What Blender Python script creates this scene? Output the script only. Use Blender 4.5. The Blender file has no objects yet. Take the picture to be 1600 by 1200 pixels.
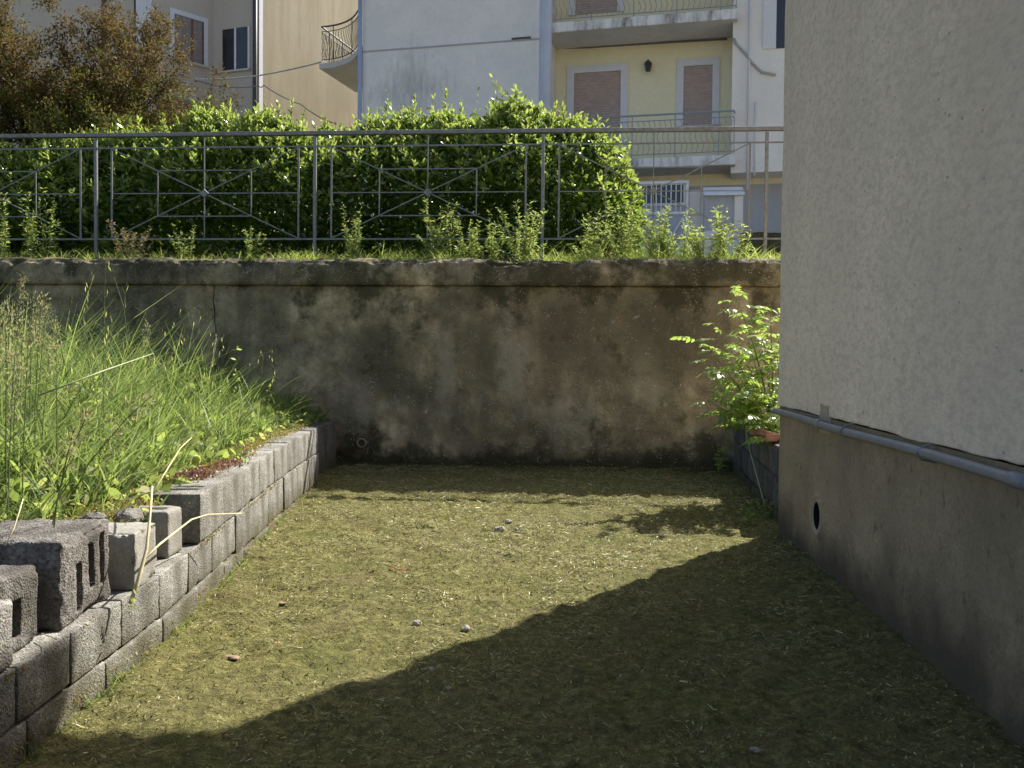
import bpy, bmesh, math, random
import numpy as np
from mathutils import Matrix, Vector

random.seed(7)
RNG = np.random.default_rng(11)
scene = bpy.context.scene
COL = scene.collection

# ---------------------------------------------------------------- camera
F_PX = 1500.0                       # focal length in pixels of the 1600 px wide photograph
CAM = Vector((0.0, 0.0, 1.05))
PITCH = math.atan(48 / F_PX)
ROLL = 0.0094
_F = Vector((0, math.cos(PITCH), -math.sin(PITCH)))
_R0 = Vector((1, 0, 0)); _U0 = _R0.cross(_F)
_R = _R0 * math.cos(ROLL) + _U0 * math.sin(ROLL)
_U = -_R0 * math.sin(ROLL) + _U0 * math.cos(ROLL)
cam_data = bpy.data.cameras.new('camera')
cam_data.sensor_width = 36.0
cam_data.lens = 36.0 * F_PX / 1600.0
cam_data.clip_start = 0.02
cam_data.clip_end = 3000
cam = bpy.data.objects.new('camera', cam_data)
COL.objects.link(cam)
cam.matrix_world = Matrix(((_R.x, _U.x, -_F.x, CAM.x), (_R.y, _U.y, -_F.y, CAM.y), (_R.z, _U.z, -_F.z, CAM.z), (0, 0, 0, 1)))
scene.camera = cam

# ---------------------------------------------------------------- sky, sun, exposure
SUN_AZ = math.atan2(0.607, 0.795)   # from +Y towards +X: ahead of the camera and to the right
SUN_EL = math.radians(41.0)
world = bpy.data.worlds.new('World'); scene.world = world; world.use_nodes = True
wn = world.node_tree.nodes; wl = world.node_tree.links
for n in list(wn): wn.remove(n)
sky = wn.new('ShaderNodeTexSky'); sky.sky_type = 'NISHITA'; sky.sun_disc = False
sky.air_density = 0.85; sky.dust_density = 2.4; sky.ozone_density = 0.0
sky.sun_elevation = SUN_EL; sky.sun_rotation = SUN_AZ
bg = wn.new('ShaderNodeBackground'); bg.inputs['Strength'].default_value = 0.09
wo = wn.new('ShaderNodeOutputWorld')
wl.new(sky.outputs[0], bg.inputs[0]); wl.new(bg.outputs[0], wo.inputs[0])
sd = bpy.data.lights.new('sun', 'SUN'); sd.energy = 5.0; sd.angle = math.radians(0.53); sd.color = (1.0, 0.95, 0.86)
sun = bpy.data.objects.new('sun', sd); COL.objects.link(sun)
S = Vector((math.sin(SUN_AZ) * math.cos(SUN_EL), math.cos(SUN_AZ) * math.cos(SUN_EL), math.sin(SUN_EL)))
sun.rotation_euler = (-S).to_track_quat('-Z', 'Y').to_euler()
sun.location = S * 40
scene.view_settings.view_transform = 'Standard'
scene.view_settings.look = 'None'
scene.view_settings.gamma = 1.0
scene.view_settings.use_curve_mapping = False
scene.view_settings.exposure = 1.12
scene.render.engine = 'CYCLES'
scene.cycles.max_bounces = 8
scene.cycles.diffuse_bounces = 4
scene.cycles.transmission_bounces = 4
scene.cycles.use_denoising = True

# ---------------------------------------------------------------- geometry helpers
def ray(px, py):
    return _F + _R * ((px - 800) / F_PX) + _U * ((600 - py) / F_PX)
def at(px, py, y):
    d = ray(px, py); return CAM + d * ((y - CAM.y) / d.y)
def on_z(px, py, z):
    d = ray(px, py); return CAM + d * ((z - CAM.z) / d.z)

class Frame:
    """A vertical plane with its own axes: u along it, v behind it, z up."""
    def __init__(s, x, y, ang):
        s.o = Vector((x, y, 0)); s.a = ang
        s.u = Vector((math.cos(ang), math.sin(ang), 0)); s.v = Vector((-math.sin(ang), math.cos(ang), 0))
        s.m = Matrix.Translation(s.o) @ Matrix.Rotation(ang, 4, 'Z')
    def hit(s, px, py, v=0.0):
        d = ray(px, py); t = (s.o + s.v * v - CAM).dot(s.v) / d.dot(s.v)
        p = CAM + d * t - s.o
        return p.dot(s.u), p.z
    def U(s, px, v=0.0, py=300): return s.hit(px, py, v)[0]
    def Z(s, px, py, v=0.0): return s.hit(px, py, v)[1]
    def w(s, u, v, z): return s.o + s.u * u + s.v * v + Vector((0, 0, z))

def frame2(p, q):
    d = q - p; return Frame(p.x, p.y, math.atan2(d.y, d.x)), math.hypot(d.x, d.y)

def _hash(i, j, k, s):
    h = (i * 374761393 + j * 668265263 + k * 2147483647 + s * 974634777) & 0xffffffff
    h = ((h ^ (h >> 13)) * 1274126177) & 0xffffffff
    return ((h ^ (h >> 16)) & 0xffff) / 65535.0 * 2 - 1
def vnoise(P, scale, seed=0):
    Q = np.asarray(P, dtype=np.float64) * scale
    I = np.floor(Q).astype(np.int64); f = Q - I; f = f * f * (3 - 2 * f)
    out = 0
    for a in (0, 1):
        for b in (0, 1):
            for c in (0, 1):
                w = (f[:, 0] if a else 1 - f[:, 0]) * (f[:, 1] if b else 1 - f[:, 1]) * (f[:, 2] if c else 1 - f[:, 2])
                out = out + w * _hash(I[:, 0] + a, I[:, 1] + b, I[:, 2] + c, seed)
    return out
def fbm(P, scale, seed=0, octv=4):
    o = 0; a = 1.0; t = 0
    for i in range(octv):
        o = o + a * vnoise(P, scale * 2 ** i, seed + i * 17); t += a; a *= .5
    return o / t

def link(o, parent=None):
    COL.objects.link(o)
    if parent is not None: o.parent = parent
    return o
def mesh_np(name, V, Fq, mat, smooth=False):
    """V (n,3); Fq (m,k) all faces with k corners."""
    V = np.ascontiguousarray(V, dtype=np.float32); Fq = np.ascontiguousarray(Fq, dtype=np.int32)
    me = bpy.data.meshes.new(name)
    me.vertices.add(len(V)); me.vertices.foreach_set('co', V.ravel())
    k = Fq.shape[1]; m = len(Fq)
    me.loops.add(m * k); me.loops.foreach_set('vertex_index', Fq.ravel())
    me.polygons.add(m); me.polygons.foreach_set('loop_start', np.arange(0, m * k, k, dtype=np.int32))
    me.update(calc_edges=True); me.validate()
    if smooth: me.polygons.foreach_set('use_smooth', np.ones(m, dtype=bool))
    if mat: me.materials.append(mat)
    return me
def obj_np(name, V, Fq, mat, parent=None, smooth=False):
    return link(bpy.data.objects.new(name, mesh_np(name, V, Fq, mat, smooth)), parent)

class MB:
    """collects boxes, prisms, tubes; build() makes ONE mesh object"""
    def __init__(s): s.v = []; s.f = []
    def add(s, vs, fs):
        n = len(s.v); s.v += [tuple(p) for p in vs]; s.f += [tuple(i + n for i in f) for f in fs]; return s
    def box(s, x0, x1, y0, y1, z0, z1):
        return s.add([(x0, y0, z0), (x1, y0, z0), (x1, y1, z0), (x0, y1, z0), (x0, y0, z1), (x1, y0, z1), (x1, y1, z1), (x0, y1, z1)],
                     [(0, 3, 2, 1), (4, 5, 6, 7), (0, 1, 5, 4), (1, 2, 6, 5), (2, 3, 7, 6), (3, 0, 4, 7)])
    def prism(s, poly, z0, z1):
        """poly counter-clockwise in plan"""
        n = len(poly)
        return s.add([(x, y, z0) for x, y in poly] + [(x, y, z1) for x, y in poly],
                     [tuple(range(n - 1, -1, -1)), tuple(range(n, 2 * n))] + [(i, (i + 1) % n, n + (i + 1) % n, n + i) for i in range(n)])
    def tube(s, pts, r, n=6, caps=True):
        pts = [Vector(p) for p in pts]; m = len(pts)
        rs = r if hasattr(r, '__len__') else [r] * m
        vs = []; prev = None
        for i, p in enumerate(pts):
            t = (pts[min(i + 1, m - 1)] - pts[max(i - 1, 0)]).normalized()
            if prev is None:
                a = Vector((0, 0, 1)) if abs(t.z) < .9 else Vector((1, 0, 0))
                prev = t.cross(a).normalized()
            else:
                prev = (prev - t * prev.dot(t)).normalized()
            b = t.cross(prev)
            for k in range(n):
                an = 2 * math.pi * k / n
                vs.append(p + (prev * math.cos(an) + b * math.sin(an)) * rs[i])
        fs = [(i * n + k, i * n + (k + 1) % n, (i + 1) * n + (k + 1) % n, (i + 1) * n + k) for i in range(m - 1) for k in range(n)]
        if caps: fs += [tuple(range(n - 1, -1, -1)), tuple((m - 1) * n + k for k in range(n))]
        return s.add(vs, fs)
    def bar(s, p, q, w, d):
        """square bar from p to q, w across (in the u-z plane), d in v"""
        p, q = Vector(p), Vector(q); t = (q - p).normalized(); v = Vector((0, 1, 0))
        if abs(t.dot(v)) > .95: v = Vector((1, 0, 0))
        a = t.cross(v).normalized() * w / 2; b = a.cross(t).normalized() * d / 2
        return s.add([p - a - b, p + a - b, p + a + b, p - a + b, q - a - b, q + a - b, q + a + b, q - a + b],
                     [(0, 3, 2, 1), (4, 5, 6, 7), (0, 1, 5, 4), (1, 2, 6, 5), (2, 3, 7, 6), (3, 0, 4, 7)])
    def build(s, name, mat, parent=None, smooth=False, bevel=0.0, m=None):
        me = bpy.data.meshes.new(name); me.from_pydata(s.v, [], s.f); me.update()
        bm = bmesh.new(); bm.from_mesh(me)
        bmesh.ops.recalc_face_normals(bm, faces=bm.faces)
        if bevel > 0: bmesh.ops.bevel(bm, geom=list(bm.edges), offset=bevel, segments=2, profile=.5, affect='EDGES')
        bm.to_mesh(me); bm.free()
        if smooth: me.polygons.foreach_set('use_smooth', np.ones(len(me.polygons), dtype=bool))
        if mat: me.materials.append(mat)
        o = link(bpy.data.objects.new(name, me), parent)
        if m is not None: o.matrix_world = m
        return o

def tag(o, label=None, cat=None, group=None, kind=None):
    if label: o['label'] = label
    if cat: o['category'] = cat
    if group: o['group'] = group
    if kind: o['kind'] = kind
    return o
def thing(name, label, cat, m=None, group=None):
    o = link(bpy.data.objects.new(name, None)); o.empty_display_size = .2
    if m is not None: o.matrix_world = m
    return tag(o, label, cat, group)

def grid_faces(nu, nv):
    i = np.arange(nu - 1)[:, None] * nv + np.arange(nv - 1)[None, :]
    return np.stack([i, i + nv, i + nv + 1, i + 1], -1).reshape(-1, 4)

def strips(B, D, L, W, bend, side, prof):
    """blades or leaves: N bent strips. prof = relative half-width at each of the rows."""
    n = len(B); k = len(prof); t = np.linspace(0, 1, k)
    P = B[:, None, :] + D[:, None, :] * (L[:, None] * t[None, :])[..., None] + bend[:, None, :] * (L[:, None] * t[None, :] ** 2)[..., None]
    h = (W[:, None] * np.asarray(prof)[None, :] * .5)[..., None] * side[:, None, :]
    V = np.stack([P - h, P + h], 2).reshape(n, k * 2, 3)
    fq = np.array([[2 * i, 2 * i + 1, 2 * i + 3, 2 * i + 2] for i in range(k - 1)])
    Fq = (np.arange(n)[:, None, None] * (2 * k) + fq[None]).reshape(-1, 4)
    return V.reshape(-1, 3), Fq
def unit(A): return A / np.maximum(np.linalg.norm(A, axis=-1, keepdims=True), 1e-9)
def rand_unit(n, rng=RNG): return unit(rng.normal(size=(n, 3)))
def perp(D, rng=RNG):
    return unit(np.cross(D, rand_unit(len(D), rng)))
LEAF = (.15, .85, 1.0, .7, .05)
BLADE = (1.0, .95, .75, .45, .04)

# ---------------------------------------------------------------- materials
def new_mat(name):
    m = bpy.data.materials.new(name); m.use_nodes = True
    nt = m.node_tree
    for n in list(nt.nodes): nt.nodes.remove(n)
    out = nt.nodes.new('ShaderNodeOutputMaterial')
    return m, nt, out
class NT:
    def __init__(s, name): s.m, s.nt, s.out = new_mat(name); s.tc = None
    def n(s, t, **kw):
        x = s.nt.nodes.new(t)
        for k, v in kw.items(): setattr(x, k, v)
        return x
    def l(s, a, b): s.nt.links.new(a, b)
    def coord(s, scale=(1, 1, 1), which='Object', loc=(0, 0, 0)):
        if s.tc is None: s.tc = s.n('ShaderNodeTexCoord')
        mp = s.n('ShaderNodeMapping'); mp.inputs['Scale'].default_value = scale; mp.inputs['Location'].default_value = loc
        s.l(s.tc.outputs[which], mp.inputs['Vector']); return mp.outputs[0]
    def noise(s, scale, detail=6, rough=.6, vec=None, dist=0.0):
        x = s.n('ShaderNodeTexNoise'); x.inputs['Scale'].default_value = scale; x.inputs['Detail'].default_value = detail
        x.inputs['Roughness'].default_value = rough; x.inputs['Distortion'].default_value = dist
        s.l(vec if vec is not None else s.coord(), x.inputs['Vector']); return x.outputs[0]
    def voro(s, scale, vec=None, feature='F1', out=0):
        x = s.n('ShaderNodeTexVoronoi'); x.feature = feature; x.inputs['Scale'].default_value = scale
        s.l(vec if vec is not None else s.coord(), x.inputs['Vector']); return x.outputs[out]
    def ramp(s, fac, stops):
        x = s.n('ShaderNodeValToRGB'); cr = x.color_ramp
        while len(cr.elements) < len(stops): cr.elements.new(.5)
        for e, (p, c) in zip(cr.elements, stops):
            e.position = p; e.color = (*c, 1) if hasattr(c, '__len__') else (c, c, c, 1)
        s.l(fac, x.inputs[0]); return x.outputs[0]
    def mix(s, fac, a, b, blend='MIX'):
        x = s.n('ShaderNodeMix'); x.data_type = 'RGBA'; x.blend_type = blend
        for v, i in ((fac, 0), (a, 6), (b, 7)):
            if isinstance(v, (int, float)): x.inputs[i].default_value = v
            elif isinstance(v, tuple): x.inputs[i].default_value = (*v, 1)
            else: s.l(v, x.inputs[i])
        return x.outputs[2]
    def math(s, op, a, b=0.0):
        x = s.n('ShaderNodeMath', operation=op)
        for v, i in ((a, 0), (b, 1)):
            if isinstance(v, (int, float)): x.inputs[i].default_value = v
            else: s.l(v, x.inputs[i])
        return x.outputs[0]
    def xyz(s, which='Object'):
        if s.tc is None: s.tc = s.n('ShaderNodeTexCoord')
        x = s.n('ShaderNodeSeparateXYZ'); s.l(s.tc.outputs[which], x.inputs[0]); return x.outputs
    def bump(s, h, strength=.5, dist=.01, prev=None):
        x = s.n('ShaderNodeBump'); x.inputs['Strength'].default_value = strength; x.inputs['Distance'].default_value = dist
        s.l(h, x.inputs['Height'])
        if prev is not None: s.l(prev, x.inputs['Normal'])
        return x.outputs[0]
    def bsdf(s, color, rough=.9, normal=None, metal=0.0, spec=.3):
        x = s.n('ShaderNodeBsdfPrincipled')
        if isinstance(color, tuple): x.inputs['Base Color'].default_value = (*color, 1)
        else: s.l(color, x.inputs['Base Color'])
        if isinstance(rough, (int, float)): x.inputs['Roughness'].default_value = rough
        else: s.l(rough, x.inputs['Roughness'])
        x.inputs['Metallic'].default_value = metal; x.inputs['Specular IOR Level'].default_value = spec
        if normal is not None: s.l(normal, x.inputs['Normal'])
        return x.outputs[0]
    def done(s, sh): s.l(sh, s.out.inputs[0]); return s.m

def plain(name, c, var=.25, scale=12, rough=.8, bump=.2, bscale=90, metal=0.0, spec=.3):
    t = NT(name)
    f = t.noise(scale, 5)
    lo = tuple(max(0, x * (1 - var)) for x in c); hi = tuple(min(1, x * (1 + var)) for x in c)
    col = t.ramp(f, [(.3, lo), (.7, hi)])
    nb = t.bump(t.noise(bscale, 4), bump, .004) if bump else None
    return t.done(t.bsdf(col, rough, nb, metal, spec))

def leaf_mat(name, c1, c2, trans, gloss=.45, tfac=.45, spec=.5, c3=None):
    """per-leaf colour from c1 to c2, light passing through in colour trans"""
    t = NT(name)
    g = t.n('ShaderNodeNewGeometry')
    rnd = g.outputs['Random Per Island']
    stops = [(0, c1), (.8, c2)] + ([(1.0, c3)] if c3 else [])
    col = t.ramp(rnd, stops)
    big = t.noise(2.2, 3, vec=t.coord(which='Object'))
    col = t.mix(t.ramp(big, [(.35, 0.0), (.7, .35)]), col, c1)
    a = t.bsdf(col, gloss, None, 0, spec)
    b = t.n('ShaderNodeBsdfTranslucent')
    tc = t.mix(.5, t.mix(1.0, col, (2.0, 2.0, 1.6), 'MULTIPLY'), trans)
    t.l(tc, b.inputs[0])
    m = t.n('ShaderNodeMixShader'); m.inputs[0].default_value = tfac
    t.l(a, m.inputs[1]); t.l(b.outputs[0], m.inputs[2])
    return t.done(m.outputs[0])

M = {}
def mats():
    # --- mown ground
    t = NT('mown_moss')
    n1 = t.noise(1.3, 5); n2 = t.noise(26, 6, .7); n3 = t.noise(130, 3, .7)
    c = t.ramp(n2, [(.30, (.045, .044, .016)), (.5, (.175, .163, .054)), (.70, (.36, .335, .125))])
    c = t.mix(t.ramp(n1, [(.4, 0.0), (.75, .55)]), c, (.20, .175, .09))
    gp = t.noise(2.6, 5, .65, t.coord(loc=(5, 2, 0))); bp = t.noise(1.9, 5, .7, t.coord(loc=(1, 7, 0)))
    c = t.mix(t.ramp(gp, [(.52, 0.0), (.66, .55)]), c, (.12, .135, .036))
    c = t.mix(t.ramp(bp, [(.54, 0.0), (.68, .6)]), c, (.15, .112, .062))
    c = t.mix(t.ramp(n3, [(.35, .7), (.6, 0.0)]), c, (.05, .05, .02))
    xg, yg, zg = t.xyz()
    damp_shade = t.math('ADD', t.math('ADD', yg, t.math('MULTIPLY', xg, .085)), t.math('MULTIPLY', t.math('SUBTRACT', n1, .5), 1.1))
    c = t.mix(t.ramp(t.math('SUBTRACT', damp_shade, 8.0), [(.35, 0.0), (.8, .75)]), c, (.045, .036, .02))  # damp soil by the back wall, with its shade put into the colour
    b = t.bump(n3, .6, .012, t.bump(n2, .8, .03))
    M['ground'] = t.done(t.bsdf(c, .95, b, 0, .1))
    # --- soil
    t = NT('soil')
    n2 = t.noise(14, 6, .7)
    c = t.ramp(n2, [(.3, (.035, .028, .017)), (.7, (.11, .09, .055))])
    M['soil'] = t.done(t.bsdf(c, .95, t.bump(n2, .8, .03), 0, .1))
    # --- upper ground (earth and grass)
    t = NT('verge')
    n2 = t.noise(3, 6, .7)
    c = t.ramp(n2, [(.3, (.06, .055, .025)), (.55, (.12, .12, .04)), (.75, (.2, .17, .1))])
    M['verge'] = t.done(t.bsdf(c, .95, t.bump(t.noise(30, 5), .8, .03), 0, .1))
    t = NT('paving'); n2 = t.noise(4, 6, .7)
    M['paving'] = t.done(t.bsdf(t.ramp(n2, [(.3, (.34, .325, .30)), (.7, (.46, .44, .41))]), .9, t.bump(t.noise(60, 4), .4, .01), 0, .2))
    # --- old retaining wall concrete
    t = NT('old_concrete')
    big = t.noise(.9, 6, .62, t.coord((1.0, 1, .8)), .4)
    mid = t.noise(5, 6, .65); fine = t.noise(60, 4, .7)
    streak = t.noise(1.6, 5, .6, t.coord((1.0, 1, .22), loc=(3, 0, 0)))
    c = t.ramp(mid, [(.30, (.17, .138, .076)), (.5, (.43, .36, .21)), (.70, (.70, .60, .385))])
    c = t.mix(t.ramp(big, [(.40, .8), (.56, 0.0)]), c, (.125, .11, .07))
    c = t.mix(t.ramp(streak, [(.44, .65), (.58, 0.0)]), c, (.13, .115, .075))
    # pale run marks below worn spots of the coping, and darker weathered fields
    xw, yw, zw = t.xyz()
    for (x0, wd, z0, zr, am) in ((.02, .20, .95, .55, .42), (-.62, .12, .85, .6, .3), (1.25, .16, .8, .5, .25), (-1.5, .25, .55, .4, .25), (.55, .35, .45, .35, .3)):
        dx = t.math('MULTIPLY', t.math('SUBTRACT', xw, x0), 1 / wd); dz = t.math('MULTIPLY', t.math('SUBTRACT', zw, z0), 1 / zr)
        q = t.math('SUBTRACT', t.math('ADD', t.math('MULTIPLY', dx, dx), t.math('MULTIPLY', dz, dz)), t.math('MULTIPLY', t.math('SUBTRACT', mid, .5), 2.4))
        c = t.mix(t.math('MULTIPLY', t.ramp(q, [(.1, 1.0), (1.0, 0.0)]), am), c, (.47, .43, .315))
    for (x0, wd, z0, zr, am) in ((-1.25, .35, 1.0, .4, .7), (.5, .42, 1.25, .35, .65), (1.5, .5, 1.2, .4, .6), (-.35, .2, 1.1, .4, .5)):
        dx = t.math('MULTIPLY', t.math('SUBTRACT', xw, x0), 1 / wd); dz = t.math('MULTIPLY', t.math('SUBTRACT', zw, z0), 1 / zr)
        q = t.math('SUBTRACT', t.math('ADD', t.math('MULTIPLY', dx, dx), t.math('MULTIPLY', dz, dz)), t.math('MULTIPLY', t.math('SUBTRACT', mid, .5), 3.0))
        c = t.mix(t.math('MULTIPLY', t.ramp(q, [(.1, 1.0), (1.0, 0.0)]), am), c, (.11, .095, .06))
    lich = t.noise(9, 6, .7, t.coord(loc=(7, 3, 1)))
    c = t.mix(t.ramp(lich, [(.62, 0.0), (.7, .55)]), c, (.58, .54, .44))
    moss = t.noise(2.4, 6, .7, t.coord(loc=(1, 9, 4)))
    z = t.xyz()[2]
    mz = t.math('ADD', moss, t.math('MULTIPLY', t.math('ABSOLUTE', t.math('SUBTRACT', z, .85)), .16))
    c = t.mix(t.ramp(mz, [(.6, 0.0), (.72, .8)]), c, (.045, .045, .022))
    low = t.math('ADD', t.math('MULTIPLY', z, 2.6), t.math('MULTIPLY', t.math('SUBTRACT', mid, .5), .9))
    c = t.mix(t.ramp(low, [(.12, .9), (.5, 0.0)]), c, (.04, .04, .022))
    v = t.voro(38); pock = t.voro(42, t.coord(loc=(5, 5, 5)))
    speck = t.math('MULTIPLY', t.ramp(v, [(.14, 1.0), (.26, 0.0)]), t.ramp(t.noise(7, 3, .6, t.coord(loc=(2, 4, 9))), [(.48, 0.0), (.6, 1.0)]))
    c = t.mix(t.math('MULTIPLY', speck, .7), c, (.64, .58, .45))
    pk = t.math('MULTIPLY', t.ramp(pock, [(.12, 1.0), (.22, 0.0)]), t.ramp(t.noise(5, 3, .6, t.coord(loc=(8, 1, 3))), [(.45, 0.0), (.55, 1.0)]))
    c = t.mix(t.math('MULTIPLY', pk, .8), c, (.03, .026, .02))
    b = t.bump(mid, .7, .03, t.bump(fine, .6, .01))
    b = t.bump(t.math('SUBTRACT', speck, pk), .8, .008, b)
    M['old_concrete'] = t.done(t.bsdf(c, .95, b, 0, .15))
    # --- broken lit top of coping
    # --- concrete block, three tints
    def block(name, lo, hi, dark, porous):
        t = NT(name)
        oi = t.n('ShaderNodeObjectInfo'); rnd = oi.outputs['Random']
        n1 = t.noise(7, 5); n2 = t.noise(150, 3, .8); v = t.voro(150); gr = t.voro(95, None, 'F1', 1)
        c = t.ramp(n2, [(.32, lo), (.6, hi)])
        c = t.mix(.55, c, t.ramp(gr, [(.15, lo), (.85, hi)]))
        c = t.mix(t.ramp(n1, [(.4, .5), (.65, 0.0)]), c, dark)
        c = t.mix(t.ramp(v, [(.1, .8), (.3, 0.0)]), c, dark)
        c = t.mix(1.0, c, t.ramp(rnd, [(0, .78), (1, 1.12)]), 'MULTIPLY')
        st = t.noise(5, 5, .65, t.coord((1, 1, .3), loc=(4, 2, 0)))
        c = t.mix(t.ramp(st, [(.4, .6), (.55, 0.0)]), c, dark)
        gp = t.n('ShaderNodeNewGeometry'); sp = t.n('ShaderNodeSeparateXYZ'); t.l(gp.outputs['Position'], sp.inputs[0])
        splash = t.math('ADD', sp.outputs[2], t.math('MULTIPLY', t.math('SUBTRACT', n1, .5), .30))
        c = t.mix(t.ramp(splash, [(.02, .75), (.16, 0.0)]), c, (.085, .075, .035))
        lich = t.noise(13, 5, .7, t.coord(loc=(2, 1, 6)))
        c = t.mix(t.ramp(lich, [(.62, 0.0), (.74, .4)]), c, (.15, .14, .05))
        b = t.bump(n2, porous * .6, .006, t.bump(v, porous * .7, .006))
        return t.done(t.bsdf(c, .95, b, 0, .15))
    M['block'] = block('concrete_block', (.11, .106, .096), (.44, .425, .385), (.12, .112, .095), .8)
    M['block_dark'] = block('weathered_block', (.075, .07, .063), (.37, .345, .315), (.075, .067, .058), 1.0)
    M['block_pale'] = block('pale_block', (.27, .258, .23), (.47, .45, .405), (.22, .21, .18), .35)
    t = NT('mortar'); n = t.noise(40, 5, .7)
    M['mortar'] = t.done(t.bsdf(t.ramp(n, [(.3, (.10, .09, .06)), (.7, (.3, .27, .2))]), .95, t.bump(n, .8, .01), 0, .1))
    # --- roughcast house plaster
    t = NT('roughcast')
    f = t.noise(90, 4, .7, t.coord((.5, 1, 1))); g = t.noise(2.2, 4); v = t.noise(30, 5, .75, t.coord((.5, 1, 1)))
    c = t.ramp(f, [(.3, (.72, .59, .45)), (.55, (.90, .75, .58)), (.8, (.93, .79, .62))])
    c = t.mix(t.ramp(v, [(.38, .55), (.54, 0.0)]), c, (.53, .435, .34))
    c = t.mix(t.ramp(g, [(.35, .3), (.65, 0.0)]), c, (.56, .49, .40))
    dr = t.noise(.9, 5, .6, t.coord((1, 1, .35), loc=(3, 1, 2)))
    c = t.mix(t.ramp(dr, [(.38, .35), (.6, 0.0)]), c, (.60, .48, .37))
    sp = t.voro(14, t.coord((.6, 1, 1)))
    c = t.mix(t.ramp(sp, [(.05, .7), (.10, 0.0)]), c, (.30, .23, .17))
    b = t.bump(f, .4, .004, t.bump(v, .35, .006))
    M['roughcast'] = t.done(t.bsdf(c, .95, b, 0, .15))
    # --- plinth render
    t = NT('plinth_render')
    f = t.noise(55, 5, .7); g = t.noise(1.9, 5, .6); v = t.noise(14, 5, .7, t.coord((1, 1, .7)))
    c = t.ramp(f, [(.3, (.30, .228, .145)), (.6, (.43, .335, .215)), (.8, (.53, .425, .285))])
    c = t.mix(t.ramp(g, [(.38, .6), (.62, 0.0)]), c, (.19, .155, .11))
    c = t.mix(t.ramp(v, [(.3, .75), (.42, 0.0)]), c, (.10, .085, .065))
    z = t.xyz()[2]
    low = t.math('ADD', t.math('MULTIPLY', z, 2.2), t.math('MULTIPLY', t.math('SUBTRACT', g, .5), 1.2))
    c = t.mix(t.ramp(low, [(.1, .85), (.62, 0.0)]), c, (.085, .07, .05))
    b = t.bump(f, .6, .01, t.bump(v, .4, .012))
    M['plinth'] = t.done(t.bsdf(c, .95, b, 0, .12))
    # --- building paints
    def paint(name, c, stain, amount=.4, loc=(0, 0, 0)):
        t = NT(name)
        g = t.noise(.7, 5, .6, t.coord((1, 1, .35), loc=loc)); f = t.noise(9, 5, .65); st = t.noise(3.5, 5, .65, t.coord((1, 1, .16), loc=loc))
        lo = tuple(x * .9 for x in c)
        k = t.ramp(f, [(.3, lo), (.7, c)])
        k = t.mix(t.ramp(g, [(.4, amount), (.62, 0.0)]), k, stain)
        k = t.mix(t.ramp(st, [(.33, amount), (.5, 0.0)]), k, stain)
        return t.done(t.bsdf(k, .9, t.bump(t.noise(45, 4), .25, .008), 0, .2))
    M['white_render'] = paint('white_render', (.89, .85, .78), (.70, .66, .60), .4)
    M['white_trim'] = paint('white_trim', (.74, .74, .76), (.6, .6, .6), .2)
    M['yellow_render'] = paint('yellow_render', (.88, .81, .56), (.80, .73, .50), .3)
    M['grey_render'] = paint('grey_render', (.50, .51, .53), (.36, .36, .36), .4)
    M['tan_render'] = paint('tan_render', (.37, .32, .225), (.25, .21, .14), .75)
    M['beige_render'] = paint('beige_render', (.56, .50, .42), (.45, .40, .34), .35)
    M['ochre_render'] = paint('ochre_render', (.40, .29, .10), (.30, .21, .08), .4)
    t = NT('slab_edge')
    st = t.noise(4, 6, .7, t.coord((1, 1, .25)))
    c = t.ramp(st, [(.33, (.14, .13, .11)), (.45, (.56, .55, .53)), (.58, (.80, .79, .77))])
    M['slab'] = t.done(t.bsdf(c, .9, t.bump(st, .3, .01), 0, .2))
    M['soffit'] = paint('soffit', (.62, .61, .59), (.45, .44, .41), .5)
    # stain patch on the blank facade: a mark with its own outline
    t = NT('stained_render')
    x, y, z = t.xyz()
    g = t.noise(9, 6, .7, t.coord((1, 1, .22))); g2 = t.noise(1.6, 5, .6)
    f = t.noise(9, 5)
    k = t.ramp(f, [(.3, (.80, .77, .725)), (.7, (.89, .85, .79))])
    k = t.mix(t.ramp(g2, [(.42, .3), (.6, 0.0)]), k, (.64, .64, .63))
    cx = t.math('ABSOLUTE', t.math('SUBTRACT', x, 1.25)); cz = t.math('ABSOLUTE', t.math('SUBTRACT', z, 7.35))
    inside = t.math('SUBTRACT', 1.35, t.math('ADD', t.math('MULTIPLY', cx, .85), t.math('MULTIPLY', cz, .85)))
    fac = t.math('ADD', t.math('MULTIPLY', inside, .55), t.math('MULTIPLY', t.math('SUBTRACT', g, .5), 1.6))
    k = t.mix(t.ramp(fac, [(.12, 0.0), (.75, .6)]), k, (.33, .34, .31))
    M['stained_render'] = t.done(t.bsdf(k, .9, t.bump(t.noise(45, 4), .25, .008), 0, .2))
    # --- metals and small things
    M['rail_metal'] = plain('rail_metal', (.21, .215, .205), .3, 20, .5, .2, 120, .35, .5)
    M['dark_iron'] = plain('dark_iron', (.09, .09, .095), .3, 20, .6, .1, 120, .2, .4)
    M['blue_iron'] = plain('blue_iron', (.30, .33, .36), .2, 20, .6, .1, 120, .1, .4)
    M['white_metal'] = plain('white_metal', (.74, .75, .76), .1, 8, .5, .1, 60, 0, .5)
    M['grey_pipe'] = plain('grey_pipe', (.23, .23, .235), .12, 14, .45, .1, 80, 0, .5)
    M['blue_pipe'] = plain('blue_pipe', (.36, .44, .60), .1, 14, .5, .1, 80, 0, .4)
    M['pole_paint'] = plain('pole_paint', (.50, .53, .58), .08, 3, .6, .1, 60, 0, .4)
    M['dark_pipe'] = plain('dark_pipe', (.07, .06, .06), .2, 9, .5, .1, 60, 0, .4)
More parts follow.
